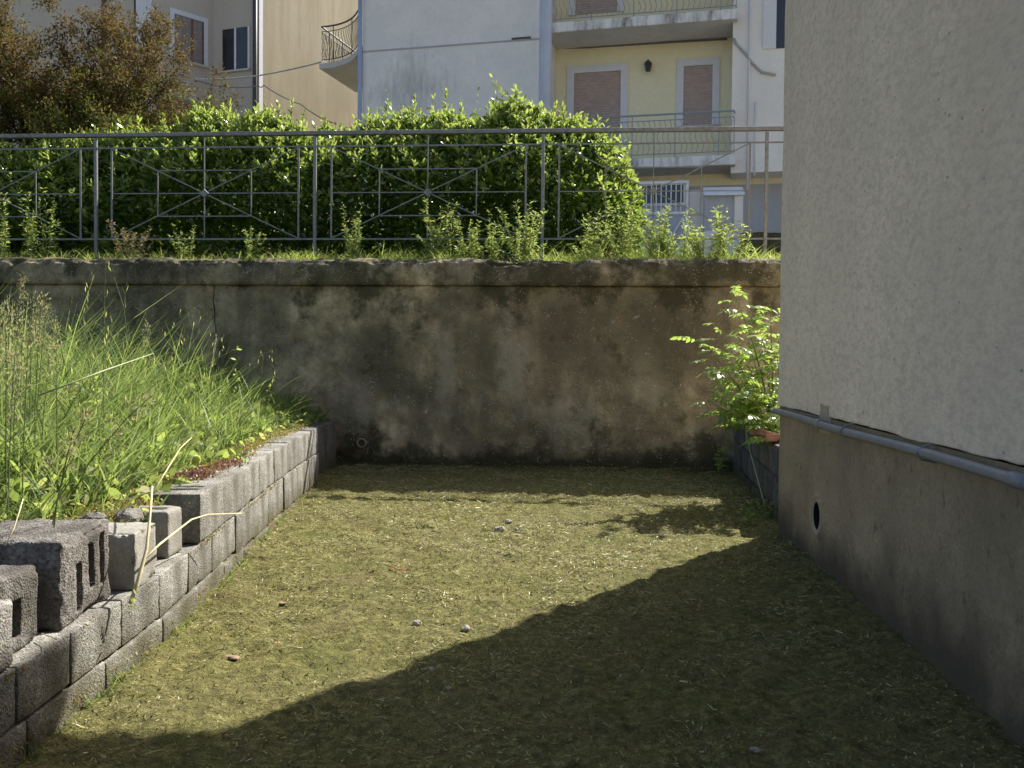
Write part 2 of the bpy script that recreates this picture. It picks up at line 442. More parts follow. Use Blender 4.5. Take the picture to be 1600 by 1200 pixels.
    M['brown_pipe'] = plain('brown_pipe', (.16, .07, .03), .2, 9, .5, .1, 60, 0, .4)
    M['shutter'] = plain('shutter_brown', (.46, .36, .32), .12, 6, .6, .05, 60, 0, .3)
    M['shutter_grey'] = plain('shutter_grey', (.30, .26, .26), .12, 6, .6, .05, 60, 0, .3)
    M['wood_frame'] = plain('wood_frame', (.20, .07, .05), .2, 9, .5, .1, 60, 0, .4)
    M['marble'] = plain('marble_sill', (.55, .5, .46), .1, 9, .5, .1, 60, 0, .4)
    t = NT('window_glass')
    M['glass'] = t.done(t.bsdf(t.ramp(t.noise(1.5, 2), [(.3, (.02, .022, .026)), (.7, (.035, .038, .045))]), .08, None, 0, .5))
    M['black'] = plain('black_hollow', (.012, .011, .01), .2, 9, .95, 0)
    M['gate_blue'] = plain('gate_blue', (.38, .41, .47), .1, 7, .6, .1, 60, 0, .4)
    M['cable'] = plain('cable_grey', (.16, .16, .16), .2, 9, .6, 0)
    M['cable_pale'] = plain('cable_pale', (.38, .38, .36), .2, 9, .6, 0)
    M['roof_tile'] = plain('roof_tile', (.36, .17, .10), .3, 5, .9, .4, 40)
    M['brick'] = plain('red_brick', (.30, .155, .11), .3, 20, .9, .5, 80)
    M['stone'] = plain('stone', (.36, .33, .28), .3, 30, .9, .6, 70)
    M['bark'] = plain('bark', (.085, .065, .05), .45, 14, .95, .9, 40)
    M['stem_green'] = plain('stem_green', (.13, .17, .05), .3, 30, .7, .1)
    M['stem_pale'] = plain('stem_pale', (.36, .42, .22), .2, 30, .5, .1)
    M['stem_dry'] = plain('stem_dry', (.60, .52, .30), .2, 30, .7, .1)
    M['stem_red'] = plain('stem_red', (.22, .10, .05), .3, 30, .7, .1)
    M['red_string'] = plain('red_string', (.6, .10, .05), .2, 30, .7, .1)
    M['dry_leaf'] = plain('dry_leaf', (.27, .18, .12), .3, 40, .8, .3)
    # --- foliage
    M['laurel'] = leaf_mat('laurel_leaf', (.032, .068, .012), (.085, .145, .024), (.32, .44, .05), .24, .40, .6)
    M['laurel_new'] = leaf_mat('laurel_new_leaf', (.09, .15, .028), (.20, .265, .06), (.48, .54, .13), .26, .46, .6)
    M['bronze'] = leaf_mat('bronze_leaf', (.062, .046, .018), (.125, .09, .03), (.20, .13, .04), .65, .3, .15, (.14, .13, .035))
    M['olive'] = leaf_mat('olive_leaf', (.05, .065, .015), (.13, .135, .03), (.20, .21, .04), .65, .3, .15, (.15, .10, .035))
    M['grass'] = leaf_mat('grass_blade', (.05, .095, .022), (.16, .22, .06), (.36, .46, .12), .5, .42, .25, (.34, .33, .18))
    M['verge_grass'] = leaf_mat('verge_grass', (.10, .16, .03), (.24, .31, .07), (.50, .60, .12), .5, .5, .25, (.42, .38, .18))
    M['grass_dry'] = leaf_mat('grass_dry', (.20, .165, .08), (.36, .31, .17), (.45, .39, .2), .9, .35, .05)
    M['clipping'] = leaf_mat('clipping', (.15, .145, .05), (.38, .355, .155), (.42, .4, .16), .5, .25, .3, (.68, .62, .38))
    M['weed'] = leaf_mat('weed_leaf', (.09, .14, .034), (.22, .28, .075), (.46, .54, .14), .5, .5, .25, (.36, .34, .16))
    M['sapling'] = leaf_mat('sapling_leaf', (.10, .17, .035), (.17, .25, .06), (.48, .62, .12), .33, .45, .5)
    M['seedhead'] = leaf_mat('seed_head', (.20, .20, .10), (.34, .32, .18), (.4, .38, .2), .9, .35, .05)
    M['oat'] = leaf_mat('oat_spikelet', (.22, .27, .07), (.36, .38, .13), (.5, .5, .16), .6, .5, .2)
    M['sedum_red'] = leaf_mat('sedum_red', (.15, .08, .06), (.28, .15, .115), (.30, .15, .10), .5, .2, .3)
    M['sedum_green'] = leaf_mat('sedum_green', (.22, .20, .055), (.36, .30, .10), (.4, .35, .1), .5, .2, .3, (.40, .22, .12))
    M['petal'] = leaf_mat('yellow_petal', (.7, .5, .02), (.8, .6, .04), (.8, .6, .05), .6, .3, .2)
mats()

# ================================================================ SETTING
WALL = Frame(0.0, 8.95, math.atan(-0.085))        # front face of the old retaining wall
HOUSE = Frame(1.6, 5.73, math.atan2(-1.0, -0.0647))  # u runs from the far corner towards the camera; v<0 is outside (left)
WALL_TOP = 1.95

def ground_height(P):
    return (fbm(P, 2.2, 3, 3) * .010 + fbm(P, 12, 5, 3) * .022 + np.abs(fbm(P, 22, 6, 2)) * .014)
def build_ground():
    xs = np.concatenate([[-90, -40, -15, -6, -3], np.arange(-1.9, 2.6, .026), [3, 6, 15, 40, 90]])
    ys = np.concatenate([[-60, -25, -8, -2, 0], np.arange(1.2, 9.2, .028), [9.6, 11, 30, 90]])
    X, Y = np.meshgrid(xs, ys, indexing='ij')
    V = np.stack([X, Y, 0 * X], -1).reshape(-1, 3)
    inner = (np.abs(V[:, 0]) < 2.9) & (V[:, 1] > 1) & (V[:, 1] < 9.3)
    V[:, 2] = np.where(inner, ground_height(V), 0)
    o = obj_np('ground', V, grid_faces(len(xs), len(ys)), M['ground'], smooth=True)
    tag(o, 'mown mossy yard floor strewn with grass clippings', kind='structure')
build_ground()

# upper ground behind the retaining wall (its own sheet, in the wall's frame)
def build_upper():
    us = np.concatenate([[-60, -25, -12], np.arange(-7, 5, .25), [8, 14, 30, 60]])
    vs = np.concatenate([[.30, .5, .8, 1.2, 1.7, 2.4, 3.5, 6, 12], [25, 60]])
    X, Y = np.meshgrid(us, vs, indexing='ij')
    V = np.stack([X, Y, 0 * X], -1).reshape(-1, 3)
    V[:, 2] = 1.90 + np.minimum(V[:, 1] - .3, 1.2) * .10 + np.minimum(np.maximum(V[:, 1] - 1.5, 0), 12) * .02 + fbm(V, 1.5, 9) * .03
    o = obj_np('upper_ground', V, grid_faces(len(us), len(vs)), M['verge'], smooth=True)
    o.matrix_world = WALL.m
    tag(o, 'weedy earth verge on top of the retaining wall', kind='structure')
build_upper()
def build_bounce_street():  # unseen street, added to bounce sunlight onto the facades
    V = [(-40, 4.2, 2.155), (40, 4.2, 2.155), (40, 12.5, 2.225), (-40, 12.5, 2.225)]
    o = MB().add(V, [(0, 1, 2, 3)]).build('street', M['paving']); o.matrix_world = WALL.m
    tag(o, 'unseen pale concrete street added to bounce sun onto the buildings', kind='structure')
build_bounce_street()
def upper_z(v): return 1.90 + min(v - .3, 1.2) * .10 + min(max(v - 1.5, 0), 12) * .02

# ---------------------------------------------------------------- retaining wall
def sweep(us, prof, fn):
    """prof: list of (v, z); fn(P, j) displaces points of profile row j"""
    P = np.array([[(u, v, z) for (v, z) in prof] for u in us], dtype=np.float64)
    n, k = P.shape[:2]
    P = fn(P.reshape(-1, 3), np.tile(np.arange(k), n))
    return P, grid_faces(n, k)
def build_retaining_wall():
    root = thing('retaining_wall', 'old stained concrete retaining wall with a rough coping across the back of the yard', 'wall', WALL.m)
    crack = WALL.U(336, 0, 500)
    ends = [(-9.0, crack - .004), (crack + .004, 4.6)]
    for (a, b) in ends:
        us = np.arange(a, b + .001, .035); us[-1] = b
        zs = np.arange(-.25, 1.68, .035)
        prof = [(0.0, z) for z in zs] + [(.04, 1.672), (.34, 1.674)]
        def fn(P, j):
            d = fbm(P * np.array([1, 1, 1.2]), 1.3, 21, 4) * .022 + fbm(P, 9, 22, 3) * .008
            pit = np.maximum(fbm(P, 6, 31, 3) - .25, 0) * .06
            m = (j < len(zs))
            e = np.exp(-np.abs(P[:, 0] - crack) / .03) * .02
            wob = vnoise(P * np.array([0, 0, 1.0]), 5, 3) * .03 + vnoise(P * np.array([0, 0, 1.0]), 17, 4) * .012
            P[:, 0] += wob * np.exp(-np.abs(P[:, 0] - crack) / .15)
            P[:, 1] += np.where(m, d + pit + e, 0)
            return P
        P, Fq = sweep(us, prof, fn)
        obj_np('wall_panel', P, Fq, M['old_concrete'], root, True)
    joints = [-9.0, WALL.U(432, -.05, 420), 4.6]
    for a, b in zip(joints[:-1], joints[1:]):
        us = np.arange(a + .001, b - .0005, .013)
        prof = [(.02, 1.675), (-.02, 1.676), (-.036, 1.682), (-.038, 1.72), (-.038, 1.76), (-.038, 1.80), (-.038, 1.84), (-.037, 1.875),
                (-.034, 1.892), (-.012, 1.906), (.016, 1.920), (.045, 1.934), (.08, 1.945), (.13, 1.953), (.20, 1.953), (.30, 1.95), (.36, 1.94), (.36, 1.60)]
        def fn(P, j):
            f = fbm(P, 7, 41, 4); g = fbm(P, 28, 43, 3); big = fbm(P * np.array([1, 0, 0]), 2.3, 47, 3)
            face = (j >= 2) & (j <= 7); lip = (j >= 7) & (j <= 15)
            P[:, 1] += np.where(face, f * .014 + g * .006, 0)
            hh = fbm(P, 70, 44, 2); chip = np.maximum(f + .12, 0) * .05 + np.maximum(g, 0) * .035 + np.maximum(hh, 0) * .016 + np.maximum(big - .25, 0) * .07
            P[:, 2] -= np.where(lip, chip * np.clip((j - 6) / 3, 0, 1), 0)
            P[:, 1] += np.where((j >= 7) & (j <= 10), chip * 1.1, 0)
            P[:, 2] += np.where(lip, g * .008 + hh * .007, 0)
            return P
        P, Fq = sweep(us, prof, fn)
        o = obj_np('coping', P, Fq, M['old_concrete'], root, False)
        # closed ends
        bm = bmesh.new(); bm.from_mesh(o.data)
        bmesh.ops.holes_fill(bm, edges=[e for e in bm.edges if e.is_boundary], sides=60); bm.to_mesh(o.data); bm.free()
    # weep hole: a short clay pipe end, dark inside
    u, z = WALL.hit(565, 692, 0)
    mb = MB(); n = 20
    vs = []; fs = []
    for (r, y) in ((.047, .03), (.047, -.012), (.034, -.012), (.034, .02)):
        vs += [(u + r * math.cos(2 * math.pi * k / n), y, z + r * math.sin(2 * math.pi * k / n)) for k in range(n)]
    for i in range(3): fs += [(i * n + k, i * n + (k + 1) % n, (i + 1) * n + (k + 1) % n, (i + 1) * n + k) for k in range(n)]
    mb.add(vs, fs)
    p = mb.build('weep_hole', M['plinth'], root, True)
    MB().add([(u + .036 * math.cos(2 * math.pi * k / n), .006, z + .036 * math.sin(2 * math.pi * k / n)) for k in range(n)], [tuple(range(n))]).build('hollow', M['black'], p)
build_retaining_wall()

# ---------------------------------------------------------------- left terrace soil
BW = [(-1.235, 1.0), (-1.24, 2.0), (-1.245, 2.7), (-1.25, 3.4), (-1.29, 4.0), (-1.345, 4.7), (-1.42, 5.6), (-1.48, 6.5), (-1.53, 7.55), (-1.555, 8.1)]
def wall_x(y):
    ys = [p[1] for p in BW]; xs = [p[0] for p in BW]
    return float(np.interp(y, ys, xs))
def terrace_z(P):
    x, y = P[:, 0], P[:, 1]
    return .40 + np.clip(-x - 1.6, 0, 3) * .03 + fbm(P, 1.7, 55, 3) * .04 - np.clip(3.95 - y, 0, 1) * .10 * (x > -2.2)
def build_terrace():
    ys = np.concatenate([[-20, -8, -2], np.arange(.5, 9.3, .12)])
    ss = np.concatenate([[0, .12, .25, .4, .6, .8, 1.0, 1.3, 1.6, 2, 2.5, 3, 4, 6], [12, 30, 60]])
    V = np.array([[(wall_x(min(max(y, 1), 8.1)) - .17 - s, y, 0) for s in ss] for y in ys]).reshape(-1, 3)
    V[:, 2] = terrace_z(V)
    o = obj_np('terrace_soil', V, grid_faces(len(ys), len(ss)), M['soil'], smooth=True)
    tag(o, 'raised soil bed behind the concrete block wall', kind='structure')
build_terrace()

# ---------------------------------------------------------------- concrete blocks
def rounded_box(hx, hy, hz, r=.005, step=.03, seed=0, rough=.0015, slots=None, slot_face='+z', slot_depth=.13, chip=.0):
    """surface grid of a box with rounded, worn edges. slots = [(a0,a1,b0,b1)] recesses in one face"""
    h = np.array([hx, hy, hz]); Vs = []; Fs = []; n0 = 0
    for ax in range(3):
        a, b = [i for i in range(3) if i != ax]
        for sgn in (-1, 1):
            na = max(3, int(round(2 * h[a] / step)) + 1); nb = max(3, int(round(2 * h[b] / step)) + 1)
            ga = np.concatenate([[-h[a], -h[a] + r * .4], np.linspace(-h[a] + r, h[a] - r, na), [h[a] - r * .4, h[a]]]); gb = np.concatenate([[-h[b], -h[b] + r * .4], np.linspace(-h[b] + r, h[b] - r, nb), [h[b] - r * .4, h[b]]]); na += 4; nb += 4
            A, B = np.meshgrid(ga, gb, indexing='ij')
            P = np.zeros((na * nb, 3)); P[:, a] = A.ravel(); P[:, b] = B.ravel(); P[:, ax] = sgn * h[ax]
            f = grid_faces(na, nb)
            if (sgn > 0) == (ax == 1): f = f[:, ::-1]
            fc = ('+' if sgn > 0 else '-') + 'xyz'[ax]
            dep = np.zeros(len(P))
            if slots and fc == slot_face:
                for (a0, a1, b0, b1) in slots:
                    ca, cb, ra, rb = (a0 + a1) / 2, (b0 + b1) / 2, (a1 - a0) / 2, (b1 - b0) / 2
                    q = np.maximum(np.abs(P[:, a] - ca) / ra, np.abs(P[:, b] - cb) / rb)
                    dep = np.maximum(dep, np.where(q < 1, slot_depth, 0))
            inner = np.clip(P, -(h - r), h - r); d = P - inner; L = np.linalg.norm(d, axis=1, keepdims=True)
            d = d / np.maximum(L, 1e-9)
            Q = P + seed * 3.17
            if chip: rr = r
            P = inner + d * r
            P = P + d * (fbm(Q, 11, seed, 3) * rough * 1.5 + fbm(Q, 45, seed + 3, 2) * rough)[:, None]
            edge = (np.abs(inner) > (h - r) * .985).sum(1) >= 2
            if chip:
                k = np.maximum(fbm(Q, 13, seed + 9, 3) + .05, 0) * chip
                P = P - d * (k * edge)[:, None]
            P[:, ax] -= sgn * dep
            Vs.append(P); Fs.append(f + n0); n0 += len(P)
    V = np.concatenate(Vs); Fq = np.concatenate(Fs)
    return V, Fq
def block_obj(name, x0, x1, y0, y1, z0, z1, mat, parent=None, rot=0.0, tilt=(0, 0), seed=0, **kw):
    V, Fq = rounded_box((x1 - x0) / 2, (y1 - y0) / 2, (z1 - z0) / 2, seed=seed, **kw)
    me = mesh_np(name, V, Fq, mat, True)
    bm = bmesh.new(); bm.from_mesh(me); bmesh.ops.remove_doubles(bm, verts=bm.verts, dist=.0004); bm.to_mesh(me); bm.free()
    o = link(bpy.data.objects.new(name, me), parent)
    o.location = ((x0 + x1) / 2, (y0 + y1) / 2, (z0 + z1) / 2); o.rotation_euler = (tilt[0], tilt[1], rot)
    return o
def build_block_wall():
    root = thing('block_wall', 'low wall of grey concrete blocks holding back the grassy bank', 'wall')
    j1 = [3.94, 4.38, 4.85, 5.3, 5.78, 6.25, 6.7, 7.14, 7.57]
    j2 = [1.25, 1.72, 2.03, 2.40, 2.70, 3.06, 3.40, 3.78, 4.17, 4.66, 5.14, 5.6, 6.1, 6.6, 7.1, 7.57]
    j3 = [1.0, 1.5, 1.95, 2.45, 2.93, 3.42, 3.9, 4.4, 4.85, 5.35, 5.85, 6.35, 6.85, 7.3, 7.57]
    k = 0
    for row, (js, zz0, z1) in enumerate(((j3, -.16, .035), (j2, .045, .246), (j1, .252, .452))):
        for a, b in zip(js[:-1], js[1:]):
            jz = float(np.interp((a + b) / 2, [2.4, 4.2, 5.2, 7.5], [.10, .085, .035, .02]))
            z0 = jz if row == 1 else zz0
            if row == 0: z1 = jz - .008
            k += 1
            xa, xb = wall_x(a), wall_x(b); off = random.uniform(-.003, .003) + (.0 if row else .003)
            if row == 1 and a > 5.9: off += .008
            L = math.hypot(b - a, xb - xa) - .005
            kw = {}
            if row == 2 and a < 4:
                kw = dict(slots=[(-.075, .05, -.10, -.066), (-.075, .05, -.01, .024)], slot_face='+z', slot_depth=.09, step=.0125)
            zt = z1 + (random.uniform(-.004, .006) if row == 2 else 0)
            o = block_obj('block', -.10, .10, -L / 2, L / 2, z0, zt, M['block'], root, seed=k, chip=.007, step=kw.pop('step', .02), **kw)
            o.location = ((xa + xb) / 2 - .10 + off, (a + b) / 2, (z0 + zt) / 2)
            o.rotation_euler = (random.uniform(-.003, .003), random.uniform(-.004, .004), math.atan2(-(xb - xa), b - a) + random.uniform(-.003, .003))
    # mortar core between the blocks, set back from their faces
    P = [(wall_x(y) - .022, y) for y in (1.0, 2.0, 3.0, 3.9)]; Q = [(wall_x(y) - .18, y) for y in (3.9, 3.0, 2.0, 1.0)]
    MB().prism(P + Q, -.2, .235).build('mortar', M['mortar'], root)
    P = [(wall_x(y) - .022, y) for y in (3.97, 4.7, 5.6, 6.5, 7.5)]; Q = [(wall_x(y) - .18, y) for y in (7.5, 6.5, 5.6, 4.7, 3.97)]
    MB().prism(P + Q, -.2, .435).build('mortar', M['mortar'], root)
    # narrow end piece, recessed, then a thin slab against the old wall
    for i, (y0, y1, dx) in enumerate(((7.585, 7.80, -.045), (7.83, 8.95, -.09))):
        o = block_obj('end_slab', -.09, .09, y0, y1, -.1, .44 - .03 * i, M['block_dark'], root, seed=90 + i, chip=.015, step=.03)  # darker block colour puts the old wall's shade into these pieces
        o.location.x = wall_x((y0 + y1) / 2) + dx - .08
    return root
build_block_wall()

LB = 'loose blocks on the block wall'
o = block_obj('loose_block', -1.46, -1.255, 3.175, 3.395, .247, .437, M['block_pale'], seed=201, rot=.03, chip=.05, step=.014)
tag(o, 'pale smooth concrete block with a broken top, crossed by the dry stalk', 'block', LB)
o = block_obj('loose_block', -1.49, -1.315, 3.67, 3.83, .247, .428, M['block_pale'], seed=202, rot=-.02, step=.01, r=.012, chip=.01,
              slots=[(-.06, .05, -.018, .022)], slot_face='+z', slot_depth=.1)
tag(o, 'small pale block with one slot in its top, before the slotted wall end', 'block', LB)
o = block_obj('loose_block', -1.62, -1.285, 2.70, 3.08, .247, .502, M['block_dark'], seed=203, rot=.05, step=.009, r=.014, rough=.005, chip=.035,
              slots=[(.012, .047, -.05, .08), (.095, .132, -.06, .09), (-.082, -.045, -.10, .04)], slot_face='+x', slot_depth=.10)
tag(o, 'tall dark weathered block with hollow cores facing the yard', 'block', LB)
o = block_obj('loose_block', -1.60, -1.30, 2.43, 2.64, .247, .455, M['block_dark'], seed=204, rot=-.03, step=.009, r=.014, rough=.0035, chip=.025,
              slots=[(-.085, .0, -.06, .03)], slot_face='+x', slot_depth=.10)
tag(o, 'dark worn block with one square hollow at the left edge of the photo', 'block', LB)
o = block_obj('loose_block', -1.50, -1.245, 2.02, 2.395, .249, .425, M['block'], seed=205, rot=.0, step=.02, r=.016, chip=.03)
tag(o, 'plain grey block cut off by the left edge of the photo', 'block', LB)
# rubble of mortar behind the pale block
def rock(name, loc, r, mat, seed, label=None, cat='stone', group=None, sq=(1, 1, .7), ang=.3):
    bm = bmesh.new(); bmesh.ops.create_icosphere(bm, subdivisions=3, radius=1)
    V = np.array([v.co[:] for v in bm.verts])
    V = V * (1 + fbm(V + seed * 5.1, 1.3, seed, 3)[:, None] * ang * 1.6 + np.abs(fbm(V + seed, 3.1, seed + 2, 2))[:, None] * ang * .5) * np.array(sq) * r
    for v, c in zip(bm.verts, V): v.co = c
    me = bpy.data.meshes.new(name); bm.to_mesh(me); bm.free(); me.materials.append(mat)
    o = link(bpy.data.objects.new(name, me)); o.location = loc; o.rotation_euler.z = seed * 1.3
    if label: tag(o, label, cat, group)
    return o
rock('mortar_lump', (-1.40, 3.50, .44), .05, M['block'], 5, 'crumbled pale mortar lump between the two pale blocks', 'rubble', None, (1, 1.3, .6), .3)
rock('mortar_lump', (-1.47, 3.36, .455), .035, M['block'], 6, 'grey mortar lump lying on the broken pale block', 'rubble', None, (1.2, 1, .6), .3)

# ---------------------------------------------------------------- the house on the right
def build_house():
    root = thing('house', 'roughcast house with a dark plinth and a grey pipe along its side', 'house', HOUSE.m)
    L = 11.0; ZB = .755; OUT = .005
    hole_u, hole_z = HOUSE.hit(1277, 806, 0)
    # plinth side wall with the round vent hole
    us = np.unique(np.round(np.concatenate([np.arange(0, L, .06), np.arange(hole_u - .13, hole_u + .13, .008)]), 4))
    zs = np.unique(np.round(np.concatenate([np.arange(-.3, .78, .05), np.arange(hole_z - .13, hole_z + .13, .008)]), 4))
    A, Z = np.meshgrid(us, zs, indexing='ij')
    P = np.stack([A, 0 * A, Z], -1).reshape(-1, 3)
    P[:, 1] += .004 + fbm(P, 5, 61, 4) * .004 + fbm(P, 1.1, 62, 2) * .003
    rr = np.hypot(P[:, 0] - hole_u, P[:, 2] - hole_z)
    collar = np.exp(-((rr - .098) / .02) ** 2) * .012
    P[:, 1] += -collar
    Fq = grid_faces(len(us), len(zs))
    fc = P[Fq].mean(1); Fq = Fq[np.hypot(fc[:, 0] - hole_u, fc[:, 2] - hole_z) > .076]
    obj_np('plinth', P, Fq, M['plinth'], root, True)
    n = 28
    MB().add([(hole_u + .085 * math.cos(2 * math.pi * k / n), .19, hole_z + .085 * math.sin(2 * math.pi * k / n)) for k in range(n)], [tuple(range(n))]).build('vent_hole', M['black'], root)
    n = 28; MB().tube([(hole_u, -.002, hole_z), (hole_u, .2, hole_z)], .069, 28, False).build('vent_pipe', M['black'], root, True)
    # cement collar smeared round the hole
    vs = []; fs = []
    for i, (r, y) in enumerate(((.070, .02), (.070, -.006), (.092, -.006), (.112, .008))):
        for k in range(n):
            an = 2 * math.pi * k / n; w = 1 + (.18 * math.sin(an * 3 + 1) + .10 * math.sin(an * 7)) * (0, 0, .3, 1)[i]
            vs.append((hole_u + r * w * math.cos(an), y, hole_z + r * w * (1.12 if i == 3 else 1) * math.sin(an)))
    for i in range(3): fs += [(i * n + k, i * n + (k + 1) % n, (i + 1) * n + (k + 1) % n, (i + 1) * n + k) for k in range(n)]
    MB().add(vs, fs).build('cement_collar', M['mortar_pale'], root, True)
    # far gable plinth and body
    MB().box(.002, L, .30, 7.0, -.3, .77).build('plinth_core', M['plinth'], root)
    MB().box(.002, .06, .02, .30, -.3, .77).build('plinth_core', M['plinth'], root)
    # rendered wall above the plinth, a little proud, its lower edge uneven
    us = np.concatenate([[-.012], np.arange(.0, L, .05)]); zs = np.concatenate([[ZB, ZB + .006, ZB + .03], np.arange(ZB + .08, 3.6, .09), [3.745]])
    A, Z = np.meshgrid(us, zs, indexing='ij')
    P = np.stack([A, 0 * A - OUT, Z], -1).reshape(-1, 3)
    P[:, 1] += fbm(P, 3, 71, 4) * .006
    P[:, 2] += np.where(P[:, 2] < ZB + .04, fbm(P * np.array([1, 0, 0]), 5, 72, 4) * .014, 0)
    nz = len(zs)
    top = P.reshape(len(us), nz, 3)
    back = top[:, :1].copy(); back[..., 1] = .004; P2 = np.concatenate([back, top], 1)
    obj_np('rendered_wall', P2.reshape(-1, 3), grid_faces(len(us), nz + 1), M['roughcast'], root, True)
    MB().box(-.013, L, .0, 7.0, ZB + .02, 3.745).build('wall_core', M['roughcast'], root)
    # pipe along the wall with sockets, clips and the mortar patch behind
    z0 = HOUSE.hit(1218, 645, -.05)[1]
    zr = HOUSE.hit(1590, 752, -.05)
    sl = (zr[1] - z0) / zr[0]
    pz = lambda u: z0 + sl * u
    pts = [(.03, -.042, pz(.03))] + [(u, -.042 + .003 * math.sin(u * 4), pz(u) + .003 * math.sin(u * 3.1)) for u in np.arange(.1, L, .25)]
    MB().tube(pts, .018, 14).build('pipe', M['grey_pipe'], root, True)
    for px in (1277, 1590):
        u = HOUSE.U(px, -.05, 660)
        MB().tube([(u - .05, -.042, pz(u - .05)), (u - .04, -.042, pz(u - .04)), (u + .05, -.042, pz(u + .05))], [.019, .022, .022], 14).build('pipe_socket', M['grey_pipe'], root, True)
    for px in (1318, 1440):
        u = HOUSE.U(px, -.05, 660); p = pz(u)
        MB().tube([(u, .0, p + .034), (u, -.02, p + .032), (u, -.05, p + .020), (u, -.065, p), (u, -.05, p - .020), (u, .0, p - .03)], .004, 6).build('pipe_clip', M['grey_pipe'], root)
    u = HOUSE.U(1290, 0, 650); V, Fq = rounded_box(.085, .012, .075, r=.012, step=.012, seed=77, rough=.004, chip=0)
    p = obj_np('mortar_patch', V + np.array([u, .006, pz(u) + .02]), Fq, M['mortar_pale'], root, True)
    # roof with eaves on all sides
    E = .24; W = 7.0; zr_ = 3.75
    r = MB()
    r.add([(-E, -E, zr_), (L + E, -E, zr_), (L + E, W + E, zr_), (-E, W + E, zr_), (-E, -E, zr_ + .14), (L + E, -E, zr_ + .14), (L + E, W + E, zr_ + .14), (-E, W + E, zr_ + .14),
           (2.5, W / 2, zr_ + 1.5), (L - 2.5, W / 2, zr_ + 1.5)],
          [(0, 3, 2, 1), (0, 1, 5, 4), (1, 2, 6, 5), (2, 3, 7, 6), (3, 0, 4, 7), (4, 5, 9, 8), (5, 6, 9), (6, 7, 8, 9), (7, 4, 8)])
    ro = r.build('roof', M['roof_tile'], root)
    MB().tube([(-E - .05, -E - .05, zr_ + .08), (L + E, -E - .05, zr_ + .08)], .06, 10).build('gutter', M['brown_pipe'], ro, True)
    MB().tube([(-E - .05, -E - .05, zr_ + .08), (-E - .05, W + E, zr_ + .08)], .06, 10).build('gutter', M['brown_pipe'], ro, True)
t = NT('mortar_pale'); n_ = t.noise(40, 5, .7)
M['mortar_pale'] = t.done(t.bsdf(t.ramp(n_, [(.3, (.34, .285, .205)), (.7, (.47, .405, .305))]), .95, t.bump(n_, .7, .01), 0, .1))
build_house()

# ---------------------------------------------------------------- low block wall and bed beside the house corner
def build_side_bed():
    root = thing('block_wall', 'low shaded block wall between the house corner and the old wall, under the sapling', 'wall')
    a = Vector((1.66, 5.95, 0)); b = Vector((2.02, 8.72, 0)); d = (b - a); L = d.length; ang = math.atan2(d.y, d.x) - math.pi / 2
    k = 300
    for row in range(3):
        n = 6; w = L / n
        for i in range(n + (row % 2)):
            s0 = max(0, (i - .5 * (row % 2)) * w); s1 = min(L, s0 + w if not (row % 2 and i == 0) else .5 * w)
            if s1 - s0 < .08: continue
            k += 1
            c = a + d.normalized() * ((s0 + s1) / 2); z0 = -.12 + row * .205
            o = block_obj('block', -.10, .10, -(s1 - s0) / 2 + .006, (s1 - s0) / 2 - .006, z0, z0 + .197, M['block_dark'], root, seed=k, chip=.02, step=.03)
            nrm = Vector((math.cos(ang), math.sin(ang), 0))
            o.location = (c.x + nrm.x * .10, c.y + nrm.y * .10, z0 + .0985); o.rotation_euler = (0, random.uniform(-.02, .02), ang + random.uniform(-.02, .02))
    V = np.array([(1.80, 5.76, .40), (2.15, 8.8, .40), (6, 8.45, .45), (6, 5.5, .45)])
    o = MB().add(V.tolist(), [(0, 3, 2, 1)]).build('bed_soil', M['soil'])
    tag(o, 'dark soil of the narrow bed behind the side wall', kind='structure')
    # broken red brick lying on top
    p = at(1182, 680, 6.55)
    o = block_obj('brick', -.06, .06, -.11, .11, 0, .055, M['brick'], seed=350, chip=.04, step=.014)
    o.location = (p.x + .03, 6.55, .52); o.rotation_euler = (.1, .25, .4)
    tag(o, 'broken red brick lying on the side wall under the sapling', 'brick')
    p = at(1195, 690, 6.3)
    o = block_obj('brick', -.05, .05, -.06, .06, 0, .05, M['brick'], seed=351, chip=.05, step=.014)
    o.location = (p.x + .05, 6.22, .515); o.rotation_euler = (-.1, .1, 1.2)
    tag(o, 'small red brick fragment nearer the house corner', 'brick')
build_side_bed()

